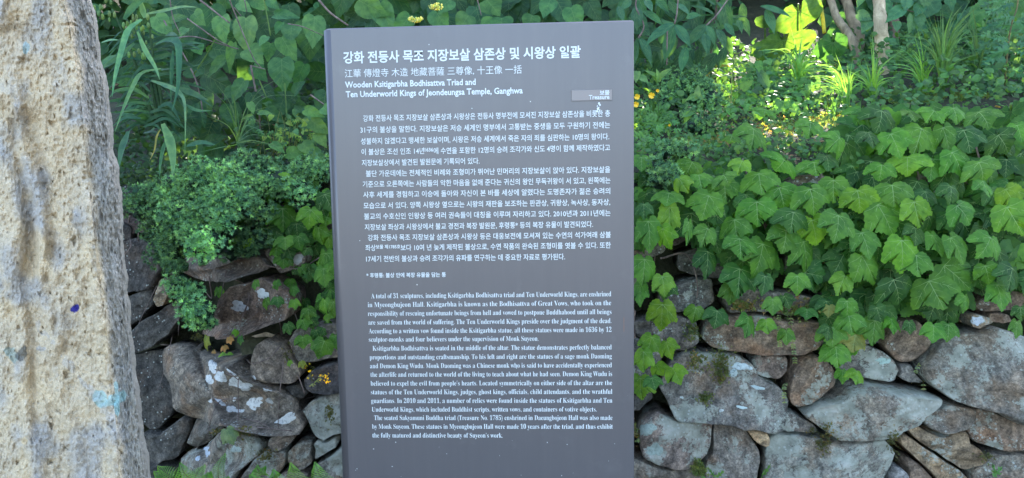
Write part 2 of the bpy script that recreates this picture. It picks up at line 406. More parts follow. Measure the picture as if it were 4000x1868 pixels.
st(z7, [(582,778),(700,782),(785,822),(700,918),(622,968),(580,983),(512,950),(542,870)], (.17,.165,.155), .25, .06)
st(z7, [(462,1060),(530,1002),(640,977),(745,870),(800,835),(900,850),(1000,905),(1055,960),(1045,1020),(960,1085),(870,1155),(800,1280),(500,1280),(452,1150)], (.21,.20,.185), .5, .08)
st(z7, [(1000,1035),(1080,990),(1200,1012),(1208,1080),(1180,1148),(1050,1235),(950,1280),(850,1280),(900,1165)], (.22,.215,.20), .62, .06)
st(z7, [(1215,1012),(1280,955),(1388,935),(1378,1020),(1395,1095),(1340,1148),(1260,1158),(1213,1095)], (.24,.23,.21), .68, .06)
st(z7, [(1388,960),(1420,925),(1480,952),(1550,915),(1565,980),(1480,1038),(1402,1078)], GG, .7, .05)
st(z7, [(1400,1112),(1500,1045),(1640,940),(1680,1280),(1395,1280)], GG, .7, .07)
st(z7, [(1060,1245),(1190,1160),(1350,1165),(1385,1290),(1040,1290)], GB, .6, .06)
st(z7, [(205,870),(330,875),(440,795),(500,748),(568,765),(558,830),(500,945),(450,1050),(350,1080),(240,1150),(170,1060)], (.10,.10,.10), .2, .08)  # from here: dark corner stones, with the corner's shade put into their colour
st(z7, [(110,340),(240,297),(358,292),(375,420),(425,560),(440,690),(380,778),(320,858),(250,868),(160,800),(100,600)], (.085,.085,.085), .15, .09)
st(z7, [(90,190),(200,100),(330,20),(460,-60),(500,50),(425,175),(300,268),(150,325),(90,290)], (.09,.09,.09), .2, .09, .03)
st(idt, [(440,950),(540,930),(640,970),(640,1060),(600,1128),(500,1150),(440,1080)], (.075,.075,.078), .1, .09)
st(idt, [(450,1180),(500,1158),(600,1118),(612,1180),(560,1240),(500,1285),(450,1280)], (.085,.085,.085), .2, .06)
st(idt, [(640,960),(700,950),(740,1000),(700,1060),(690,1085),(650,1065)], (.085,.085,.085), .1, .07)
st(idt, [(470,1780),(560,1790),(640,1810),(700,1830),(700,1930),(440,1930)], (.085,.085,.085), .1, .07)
# upper courses mostly hidden under juniper and ivy
def course(x0, x1, yt, yb, col, off=-.03):
    x = x0
    while x < x1:
        w_ = rng.uniform(150, 270); h = rng.uniform(-18, 18)
        pts = [(x+8, yt+22+h), (x+w_*.3, yt+h), (x+w_*.75, yt-6+h), (x+w_-6, yt+25), (x+w_-8, yb-25), (x+w_*.7, yb-4+h), (x+w_*.25, yb-8), (x+6, yb-30)]
        st(idt, pts, tuple(c * rng.uniform(.85, 1.1) for c in col), .3, .06, off); x += w_
course(440, 1270, 800, 930, (.12,.12,.12)); 
course(2500, 4060, 690, 830, (.14,.135,.13)); course(2500, 4060, 835, 960, (.15,.145,.14)); course(2640, 3900, 965, 1090, (.15,.145,.14))
# behind the sign and below the picture
for yy, (a, b) in enumerate([(700, 860), (865, 1010), (1015, 1190), (1195, 1360), (1365, 1540), (1545, 1720)]):
    course(1340, 2440, a, b, GB, -.02)
for (a, b) in ((1935, 2130), (2135, 2330)): course(-400, 4600, a, b, GB, -.02)
for (a, b) in [(700, 860), (865, 1010), (1015, 1190), (1195, 1360), (1365, 1540), (1545, 1720), (1725, 1930)]:
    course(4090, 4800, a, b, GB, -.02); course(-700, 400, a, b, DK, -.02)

wall = empty('stone_wall', (0, 2.7, 0))
tag(wall, 'dry stone retaining wall of rough lichened field stones holding up the planted bank', 'stone wall')
bvh_v, bvh_f, bvh_n = [], [], 0
def make_stone(cv, pts, col, li, bu, off, seed):
    global bvh_n
    W = np.array([on_wall(*cv(p)) for p in pts])
    # resample outline
    seg = np.linalg.norm(np.roll(W, -1, 0) - W, axis=1); per = seg.sum()
    n = int(max(28, min(96, per / .014))); cum = np.concatenate([[0], np.cumsum(seg)])
    o = []
    for k in range(n):
        s_ = per * k / n; i = np.searchsorted(cum, s_, 'right') - 1; i = min(i, len(W) - 1)
        t = (s_ - cum[i]) / seg[i]; o.append(W[i] * (1 - t) + W[(i + 1) % len(W)] * t)
    o = np.array(o); c = o.mean(0)
    o = c + (o - c) * (1 - .0035 / np.linalg.norm(o - c, axis=1))[:, None]
    o2 = (np.roll(o, 1, 0) + 2 * o + np.roll(o, -1, 0)) / 4; o = o * .75 + o2 * .25
    wob = fbm(o * 14, 3, seed); d = (o - c); d /= np.linalg.norm(d, axis=1)[:, None]; o = o + d * (wob * .007)[:, None]
    rs = [1, .985, .96, .925, .88, .82, .75, .67, .58, .49, .40, .31, .21, .11]
    size = math.sqrt(max(per, .2) / 4)
    bu = bu * .72 * min(1.1, max(.35, size * 2.2))
    R_ = random.Random(seed); planes = []
    for _ in range(5):
        a = R_.uniform(0, 6.28); t = R_.uniform(.12, .42); planes.append((math.cos(a) * t, math.sin(a) * t, R_.uniform(.5, 1.0) * bu))
    tilt = R_.uniform(-.5, .5)
    verts = []
    back = c + (o - c) * .9; back[:, 1] = c[1] + .26
    verts.append(back)
    mid = c + (o - c) * .985; mid[:, 1] = o[:, 1] + .05
    verts.append(mid)
    for r in rs:
        q = c + (o - c) * r
        dep = bu * (1 - r ** 7) ** .5
        dx, dz = q[:, 0] - c[0], q[:, 2] - c[2]
        pl = np.min([pa * dx + pb * dz + pc for pa, pb, pc in planes], axis=0)
        dep = np.minimum(dep, np.maximum(pl, .15 * dep))
        q = q.copy(); q[:, 1] = q[:, 1] - dep - off
        ca_, sa_ = math.cos(tilt), math.sin(tilt); qr = np.stack([q[:, 0] * ca_ - q[:, 2] * sa_, q[:, 1], q[:, 0] * sa_ + q[:, 2] * ca_], 1)
        nz = fbm(qr * np.array([6, 6, 17]), 4, seed + 5) * .011 + fbm(q * 34, 3, seed + 9) * .005 + .006 * np.abs(fbm(qr * np.array([5, 5, 30]), 3, seed + 7))
        q[:, 1] += nz * min(1, (1 - r) * 6 + .35)
        verts.append(q)
    ctr = c.copy(); ctr[1] = verts[-1][:, 1].mean()
    V = np.concatenate(verts + [ctr[None], (c + [0, .26, 0])[None]])
    nr = len(verts); f = []
    for j in range(nr - 1):
        for k in range(n):
            k2 = (k + 1) % n
            f.append((j*n+k, j*n+k2, (j+1)*n+k2, (j+1)*n+k))
    for k in range(n):
        f.append(((nr-1)*n+k, (nr-1)*n+(k+1) % n, nr*n)); f.append((k, nr*n+1, (k+1) % n))
    bvh_v.extend(V.tolist()); bvh_f.extend([[i + bvh_n for i in q] for q in f]); bvh_n += len(V)
    mb = MB(); mb.add(V - c, f)
    o_ = mb.build('stone', STONE, None); o_.parent = wall; o_.location = Vector(c) - wall.location
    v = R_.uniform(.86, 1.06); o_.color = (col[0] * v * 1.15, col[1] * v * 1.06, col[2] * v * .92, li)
    return o_
stones = []
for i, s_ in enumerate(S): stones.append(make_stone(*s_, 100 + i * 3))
BVH = BVHTree.FromPolygons([Vector(v) for v in bvh_v], bvh_f)
def hit(px, py, off=0.0):
    """Point on the stones seen at this pixel, `off` metres in front of them (falls back to the wall face)."""
    d = Vector(ray(px, py)).normalized(); o = Vector((0, 0, CAM_Z))
    h = BVH.ray_cast(o, d)
    if h[0] is None or h[0].y > 3.5: p = on_wall(px, py, off); return np.array(p), Vector((0, -1, 0))
    nrm = h[1] if h[1].y < 0 else -h[1]
    return np.array(h[0] + nrm * off), nrm
def cling(px, py, off=0.0):
    return hit(px, py, off)[0]

# white crust patches lying on stones
def crust(cv, cx, cy, rx, ry, ang=0, col=(.66, .66, .63), seed=0, par=0):
    c0 = cv((cx, cy)); sc_ = (cv((cx + 1, cy))[0] - c0[0]); nr, n = 4, 22; V = []; rr = random.Random(seed)
    ph = [rr.uniform(0, 6.28) for _ in range(5)]
    for j in range(nr):
        for k in range(n):
            t = 2 * math.pi * k / n; r = (j + 1) / nr
            w_ = 1 + (.16 * math.sin(2*t+ph[0]) + .12 * math.sin(3*t+ph[1]) + .10 * math.sin(5*t+ph[2]) + .08 * math.sin(8*t+ph[3])) 
            x, y = rx * w_ * r * math.cos(t), ry * w_ * r * math.sin(t)
            ca, sa = math.cos(ang), math.sin(ang)
            V.append(cling(c0[0] + (x*ca - y*sa) * sc_, c0[1] + (x*sa + y*ca) * sc_, .0022 if j < nr - 1 else .0004))
    V.append(cling(c0[0], c0[1], .0022))
    f = [(j*n+k, j*n+(k+1) % n, (j+1)*n+(k+1) % n, (j+1)*n+k) for j in range(nr-1) for k in range(n)] + [(k, nr*n, (k+1) % n) for k in range(n)]
    mb = MB(); mb.add(V, f); ob = mb.build('lichen_patch', CRUST, None); ob.color = col + (1,)
    c = Vector(np.mean(V, axis=0)); best = min(stones, key=lambda s: (Vector(s.location) + wall.location - c).length if False else 0) if False else None
    # parent = the stone under the patch
    h = BVH.ray_cast(Vector((0, 0, CAM_Z)), Vector(ray(*c0)).normalized()); idx = h[2]; acc = 0
    tgt = stones[0]
    if idx is not None:
        for s_ in stones:
            acc += len(s_.data.polygons)
            if idx < acc: tgt = s_; break
    ob.parent = tgt; ob.matrix_parent_inverse = Matrix.Translation(Vector(tgt.location) + Vector(wall.location)).inverted()
    return ob
for i, (x, y, a, b, an) in enumerate([(688,410,34,50,.1),(742,490,36,46,-.2),(663,510,30,32,0),(833,445,60,32,.45),(848,528,44,40,.3),(915,560,52,27,.2),(963,505,38,20,.4),(1078,573,34,24,.1),(718,668,52,24,.25),(813,716,34,23,.1),(840,648,16,13,0),(984,675,52,46,.1),(1222,778,88,34,-.35),(870,730,38,13,0),(1150,590,20,10,.3),(1085,660,28,18,.2)]):
    crust(z7, x, y, a, b, an, (.66,.66,.63) if i < 14 else (.4,.39,.36), i)
crust(z8, 1155, 1000, 45, 42, 0, seed=31); crust(z8, 975, 1095, 60, 42, .2, (.52,.52,.52), 32); crust(z8, 1430, 725, 45, 38, 0, (.5,.48,.47), 33)
crust(z7, 870, 10, 55, 18, .1, (.55,.55,.55), 34); crust(z7, 620, 1035, 62, 34, -.6, (.50,.56,.62), 35); crust(z7, 820, 945, 26, 18, 0, (.5,.5,.5), 36)
crust(z7, 850, 1000, 45, 22, .1, (.36,.42,.38), 37)
crust(z5, 700, 520, 55, 24, .2, (.48,.55,.54), 41); crust(z5, 650, 560, 30, 22, 0, (.42,.5,.48), 42); crust(z5, 335, 710, 11, 8, 0, (.55,.6,.56), 43)
crust(z5, 800, 650, 40, 12, .3, (.42,.5,.48), 44); crust(z6, 965, 240, 38, 30, 0, (.5,.54,.58), 45); crust(z6, 395, 485, 50, 18, -.1, (.34,.44,.38), 46)
crust(z5, 120, 905, 48, 42, 0, (.30,.36,.31), 47); crust(z5, 170, 1030, 50, 38, .4, (.31,.37,.32), 48); crust(z5, 700, 770, 32, 10, .1, (.45,.54,.52), 49); crust(z5, 575, 790, 16, 10, 0, (.5,.54,.52), 50)

# ------------------------------------------------------------------ the sign
YS = 1.885
def sgn(px, py):
    p = P(px, py, YS); return p[0], p[2]
def sign_mat():
    m, nt, nd, lk, bs, out = newmat('grey_painted_metal')
    geo = N(nt, 'ShaderNodeNewGeometry').outputs['Position']
    f = noise(nt, geo, 2.2, 4, .5); f2 = noise(nt, geo, 9, 6, .7)
    c = mix(nt, f, (.126, .121, .128), (.140, .131, .134))
    mr = N(nt, 'ShaderNodeMapRange'); mr.inputs[1].default_value = .58; mr.inputs[2].default_value = .74; lk.new(f2, mr.inputs[0])
    c = mix(nt, math_(nt, 'MULTIPLY', mr.outputs[0], .28), c, (.205, .20, .20))
    mps = N(nt, 'ShaderNodeMapping'); mps.inputs['Scale'].default_value = (1, 1, .06); lk.new(geo, mps.inputs[0])
    fs = noise(nt, mps.outputs[0], 34, 5, .7); c = mix(nt, 1, c, ramp(nt, fs, [(.35, (.97, .97, .97)), (.55, (1, 1, 1)), (.75, (1.06, 1.05, 1.04))]), 'MULTIPLY')
    vor = N(nt, 'ShaderNodeTexVoronoi'); vor.inputs['Scale'].default_value = 16; lk.new(geo, vor.inputs['Vector'])
    sp = math_(nt, 'MULTIPLY', math_(nt, 'LESS_THAN', vor.outputs['Distance'], .028), math_(nt, 'GREATER_THAN', noise(nt, geo, 3, 2), .5))
    c = mix(nt, sp, c, (.6, .6, .6))
    lk.new(c, bs.inputs['Base Color'])
    bs.inputs['Roughness'].default_value = .36; bs.inputs['Specular IOR Level'].default_value = .5; bs.inputs['Metallic'].default_value = .45
    mp = N(nt, 'ShaderNodeMapping'); mp.inputs['Scale'].default_value = (1, 1, .15); lk.new(geo, mp.inputs[0])
    bump(nt, noise(nt, mp.outputs[0], 30, 3), .06, .004, bs); return m
SIGN = sign_mat()
m, nt, nd, lk, bs, out = newmat('white_lettering')
geo = N(nt, 'ShaderNodeNewGeometry').outputs['Position']
wear = ramp(nt, noise(nt, geo, 11, 6, .8), [(.27, (.30, .31, .36)), (.33, (.66, .70, .70))])
lk.new(wear, bs.inputs['Base Color']); bs.inputs['Roughness'].default_value = .5; LETTER = m
m, nt, nd, lk, bs, out = newmat('brown_badge'); bs.inputs['Base Color'].default_value = (.26, .225, .21, 1); bs.inputs['Roughness'].default_value = .45; BADGE = m
m, nt, nd, lk, bs, out = newmat('rust_mark'); bs.inputs['Base Color'].default_value = (.22, .12, .09, 1); RUST = m

_, ztl = sgn(1269, 112); xl = P(1269, 112, YS + .03)[0]; xr, ztr = sgn(2476, 77); ZT = (ztl + ztr) / 2
sign = empty('information_sign', ((xl + xr) / 2, YS + .03, 0))
tag(sign, 'tall grey metal information board with white Korean and English lettering, standing before the wall', 'sign')
pr = []; RC = .024
for k in range(0, 9):
    t = math.pi / 2 * k / 8
    pr.append((xl + RC - RC * math.cos(t), YS + RC * .9 - RC * .9 * math.sin(t)))
pr += [(xr - .0015, YS), (xr, YS + .0015), (xr, YS + .055), (xr - .002, YS + .058), (xl + .006, YS + .058), (xl, YS + .05)]
mb = MB(); npf = len(pr); V = []
levels = [(-.05, 0), (ZT - .004, 0), (ZT, .004)]
cx_, cy_ = (xl + xr) / 2, YS + .03
for z, ins in levels:
    for x, y in pr:
        V.append((x - math.copysign(min(ins, 1), x - cx_), y - math.copysign(ins, y - cy_), z))
f = [(j*npf+k, j*npf+(k+1) % npf, (j+1)*npf+(k+1) % npf, (j+1)*npf+k) for j in range(2) for k in range(npf)]
f.append(tuple(2*npf + k for k in range(npf))); f.append(tuple(range(npf))[::-1])
mb.add(V, f); panel = mb.build('panel', SIGN, sign, smooth=False)
for p_ in panel.data.polygons: p_.use_smooth = abs(p_.normal.z) < .3 and p_.center.x < xl + RC * 1.01

MATHB = {}
for i in range(26):
    MATHB[chr(65 + i)] = chr(0x1D400 + i); MATHB[chr(97 + i)] = chr(0x1D41A + i)
for i in range(10): MATHB[str(i)] = chr(0x1D7CE + i)
serif = lambda s: ''.join(MATHB.get(c, c) for c in s)
TEXTQ = []
def text_line(body, pl, pr_, size_px, kind='ko', off=0.0, parent=None, y0=YS - .0012, name='text_line'):
    (x0, za), (x1, zb) = sgn(*pl), sgn(*pr_)
    cu = bpy.data.curves.new('t', 'FONT'); cu.body = body; cu.size = 1; cu.offset = off; cu.resolution_u = 2
    o = bpy.data.objects.new('t', cu); COL.objects.link(o)
    TEXTQ.append((o, cu, (x0, x1, za, zb, size_px, kind, parent, y0, name)))
def flush_text():
    bpy.context.view_layer.update(); dg = bpy.context.evaluated_depsgraph_get()
    made = [bpy.data.meshes.new_from_object(o.evaluated_get(dg)) for o, cu, a in TEXTQ]
    for (o, cu, a), me in zip(TEXTQ, made):
        bpy.data.objects.remove(o); bpy.data.curves.remove(cu); finish_text(me, *a)
def finish_text(me, x0, x1, za, zb, size_px, kind, parent, y0, name):
    v = np.empty(len(me.vertices) * 3); me.vertices.foreach_get('co', v); v = v.reshape(-1, 3)
    h = size_px * YS / F                      # em size in metres
    mid = {'ko': .38, 'en': .26, 'se': .235}[kind]
    zc = (za + zb) / 2
    X = x0 + (v[:, 0] - v[:, 0].min()) / (v[:, 0].max() - v[:, 0].min()) * (x1 - x0)
    w = np.stack([X, np.full(len(v), y0), zc + (v[:, 1] - mid) * h], 1)
    me.vertices.foreach_set('co', w.ravel()); me.materials.clear(); me.materials.append(LETTER); me.update()
    ob = link(name, me, None); ob.parent = parent or sign
    ob.matrix_parent_inverse = Matrix.Identity(4) if parent else Matrix.Translation(sign.location).inverted()
    return ob
def s6(x, y): return (1250 + x / 2.005, 50 + y / 2.005)
def s7(x, y): return (1350 + x / 2.24, 620 + y / 2.24)
def s8(x, y): return (1350 + x / 1.566, 1100 + y / 1.566)
text_line('강화 전등사 목조 지장보살 삼존상 및 시왕상 일괄', s6(183,350), s6(2042,308), 49, 'ko', .024)
text_line('江華 傳燈寺 木造 地藏菩薩 三尊像, 十王像 一括', s6(195,473), s6(1580,447), 34.5, 'ko', 0)
text_line('Wooden Ksitigarbha Bodhisattva Triad and', s6(197,567), s6(1220,550), 33, 'en', .022)
text_line('Ten Underworld Kings of Jeondeungsa Temple, Ganghwa', s6(203,641), s6(1588,618), 33, 'en', .022)
KO = [(s6,338,828,2272,788,'강화 전등사 목조 지장보살 삼존상과 시왕상은 전등사 명부전에 모셔진 지장보살 삼존상을 비롯한 총'),
(s6,317,918,2272,878,'31구의 불상을 말한다. 지장보살은 저승 세계인 명부에서 고통받는 중생을 모두 구원하기 전에는'),
(s6,320,1004,2265,972,'성불하지 않겠다고 맹세한 보살이며, 시왕은 저승 세계에서 죽은 자의 죄를 심판하는 10명의 왕이다.'),
(s6,325,1090,2272,1057,'X'),
(s6,328,1173,1250,1163,'지장보살상에서 발견된 발원문에 기록되어 있다.'),
(s7,178,128,2315,97,'불단 가운데에는 전체적인 비례와 조형미가 뛰어난 민머리의 지장보살이 앉아 있다. 지장보살을'),
(s7,150,220,2317,192,'기준으로 오른쪽에는 사람들의 악한 마음을 없애 준다는 귀신의 왕인 무독귀왕이 서 있고, 왼쪽에는'),
(s7,155,312,2315,286,'사후 세계를 경험하고 이승에 돌아와 자신이 본 바를 세상에 알렸다는 도명존자가 젊은 승려의'),
(s7,158,408,2315,382,'모습으로 서 있다. 양쪽 시왕상 옆으로는 시왕의 재판을 보조하는 판관상, 귀왕상, 녹사상, 동자상,'),
(s7,162,502,2318,477,'불교의 수호신인 인왕상 등 여러 권속들이 대칭을 이루며 자리하고 있다. 2010년과 2011년에는'),
(s7,168,597,2165,575,'지장보살 좌상과 시왕상에서 불교 경전과 복장 발원문, 후령통* 등의 복장 유물이 발견되었다.'),
(s7,195,690,2320,666,'강화 전등사 목조 지장보살 삼존상과 시왕상 등은 대웅보전에 모셔져 있는 수연의 석가여래 삼불'),
(s7,175,780,2320,757,None),
(s7,180,876,1920,858,'17세기 전반의 불상과 승려 조각가의 유파를 연구하는 데 중요한 자료로 평가된다.')]
for cv, a, b, c, d, s_ in KO:
    yy = lambda x: b + (d - b) * (x - a) / (c - a)
    if s_ == 'X':
        text_line('이 불상은 조선 인조 14년', cv(a, yy(a)), cv(816, yy(816)), 27.5, 'ko', .009)
        text_line('1636', cv(821, yy(821) - 9), cv(886, yy(886) - 9), 20, 'ko', .02)
        text_line('에 수연을 포함한 12명의 승려 조각가와 신도 4명이 함께 제작하였다고', cv(890, yy(890)), cv(c, d), 27.5, 'ko', .009)
    elif s_: text_line(s_, cv(a, b), cv(c, d), 27.5, 'ko', .009)
    else:
        text_line('좌상', cv(175, yy(175)), cv(264, yy(264)), 27.5, 'ko', .009)
        text_line('보물 제1785호', cv(266, yy(266) - 8), cv(480, yy(480) - 8), 18, 'ko', .016)
        text_line('보다 10여 년 늦게 제작된 불상으로, 수연 작품의 완숙된 조형미를 엿볼 수 있다. 또한', cv(482, yy(482)), cv(2320, yy(2320)), 27.5, 'ko', .009)
text_line('* 후령통: 불상 안에 복장 유물을 담는 통', s7(183,1020), s7(878,1015), 21, 'ko', .016)
EN = [(157,92,1624,80,'A total of 31 sculptures, including Ksitigarbha Bodhisattva triad and Ten Underworld Kings, are enshrined'),
(136,146,1624,134,'in Myeongbujeon Hall. Ksitigarbha is known as the Bodhisattva of Great Vows, who took on the'),
(137,200,1626,188,'responsibility of rescuing unfortunate beings from hell and vowed to postpone Buddhahood until all beings'),
(140,254,1626,243,'are saved from the world of suffering. The Ten Underworld Kings preside over the judgment of the dead.'),
(142,307,1626,297,'According to a written vow found inside the Ksitigarbha statue, all these statues were made in 1636 by 12'),
(143,358,1180,352,'sculptor-monks and four believers under the supervision of Monk Suyeon.'),
(166,412,1627,405,'Ksitigarbha Bodhisattva is seated in the middle of the altar. The statue demonstrates perfectly balanced'),
(148,466,1628,460,'proportions and outstanding craftsmanship. To his left and right are the statues of a sage monk Daoming'),
(150,520,1628,514,'and Demon King Wudu. Monk Daoming was a Chinese monk who is said to have accidentally experienced'),
(153,572,1630,568,'the afterlife and returned to the world of the living to teach about what he had seen. Demon King Wudu is'),
(154,626,1630,623,'believed to expel the evil from people’s hearts. Located symmetrically on either side of the altar are the'),
(155,680,1631,676,'statues of the Ten Underworld Kings, judges, ghost kings, officials, child attendants, and the wrathful'),
(157,733,1631,730,'guardians. In 2010 and 2011, a number of relics were found inside the statues of Ksitigarbha and Ten'),
(161,786,1536,784,'Underworld Kings, which included Buddhist scripts, written vows, and containers of votive objects.'),
(175,837,1632,836,'The seated Sakyamuni Buddha triad (Treasure No. 1785) enshrined in Daeungbojeon Hall was also made'),
(163,890,1634,890,'by Monk Suyeon. These statues in Myeongbujeon Hall were made 10 years after the triad, and thus exhibit'),
(165,944,960,944,'the fully matured and distinctive beauty of Suyeon’s work.')]
for a, b, c, d, s_ in EN:
    text_line(serif(s_), s8(a, b), s8(c, d), 29, 'se', -.007)
# badge
b0, b1 = sgn(*s6(1969, 694)), sgn(*s6(2287, 600))
mb = MB(); x0, z0, x1, z1 = b0[0], b0[1], b1[0], b1[1]
V = [(x0, YS + .001, z0), (x1, YS + .001, z0), (x1, YS + .001, z1), (x0, YS + .001, z1), (x0+.001, YS-.003, z0+.001), (x1-.001, YS-.003, z0+.001), (x1-.001, YS-.003, z1-.001), (x0+.001, YS-.003, z1-.001)]
mb.add(V, [(0,1,5,4),(1,2,6,5),(2,3,7,6),(3,0,4,7),(4,5,6,7),(3,2,1,0)])
badge = mb.build('badge', BADGE, sign, smooth=False); badge['label'] = 'brownish plate reading Treasure'
for body, pl, pr_, sz, k in (('보물', s6(2190,628), s6(2266,626), 20, 'ko'), ('Treasure', s6(2105,667), s6(2266,665), 23, 'en')):
    text_line(body, pl, pr_, sz, k, .02, badge, YS - .0042)
flush_text()
for (x, ya, yb, wd) in ((2437, 1238, 1296, 3),):
    a, b = sgn(x, ya), sgn(x + 2, yb); w_ = wd * YS / F; mb = MB()
    V = []
    for k in range(9):
        t = k / 8; z = a[1] + (b[1] - a[1]) * t; ww = w_ * (.4 + .6 * abs(math.sin(k * 2.3)))
        V += [(a[0] - ww / 2, YS - .0009, z), (a[0] + ww / 2, YS - .0009, z)]
    mb.add(V, [(2*k, 2*k+1, 2*k+3, 2*k+2) for k in range(8)]); mb.build('rust_streak', RUST, sign)
mb = MB(); rr = random.Random(5)      # chipped drips under the badge
for k in range(7):
    x, z = sgn(2338 + rr.uniform(-5, 6), 405 + k * 5); s_ = rr.uniform(.0012, .003)
    mb.add([(x + s_ * math.cos(a) * rr.uniform(.6, 1.2), YS - .0009, z + s_ * math.sin(a) * 1.4) for a in np.linspace(0, 5.2, 6)], [(0,1,2,3,4,5)])
for k in range(26):
    x, z = sgn(rr.uniform(1370, 2460), rr.uniform(1720, 1868) if k < 16 else rr.uniform(200, 1700)); s_ = rr.uniform(.0006, .0014)
    mb.add([(x + s_ * math.cos(a), YS - .0009, z + s_ * math.sin(a)) for a in np.linspace(0, 5.2, 6)], [(0,1,2,3,4,5)])
mb.build('paint_chips', LETTER, sign)['kind'] = 'stuff'

# ------------------------------------------------------------------ standing rock on the left
edge = [(340,-500),(345,-100),(355,0),(371,47),(379,87),(387,150),(395,237),(415,300),(423,348),(433,442),(442,506),(441,592),(466,656),(468,711),(478,766),(483,869),(483,948),(483,972),(492,1045),(500,1085),(497,1149),(512,1198),(510,1262),(523,1350),(531,1455),(547,1527),(555,1624),(563,1704),(581,1769),(587,1849),(591,1868),(610,1990),(640,2200),(670,2600),(680,3100)]
ridge = [(230,-500),(240,-100),(245,0),(270,95),(285,200),(308,316),(324,474),(340,672),(363,869),(378,1060),(418,1300),(426,1463),(450,1624),(458,1785),(470,1900),(500,2200),(510,3100)]
ye = np.array([p[1] for p in edge]); xe = np.array([p[0] for p in edge]); yr = np.array([p[1] for p in ridge]); xr_ = np.array([p[0] for p in ridge])
YR = 1.50
rows_y = np.concatenate([np.linspace(-420, -20, 24), np.linspace(-14, 1884, 470), np.linspace(1900, 2900, 40)])
nf, nb = 190, 120
def seg_d(px, py, path):
    """distance of points to a polyline, and the side sign"""
    best = np.full(px.shape, 1e9)
    for (x0, y0), (x1, y1) in zip(path[:-1], path[1:]):
        dx, dy = x1 - x0, y1 - y0; t = np.clip(((px - x0) * dx + (py - y0) * dy) / (dx*dx + dy*dy), 0, 1)
        best = np.minimum(best, np.hypot(px - x0 - t * dx, py - y0 - t * dy))
    return best
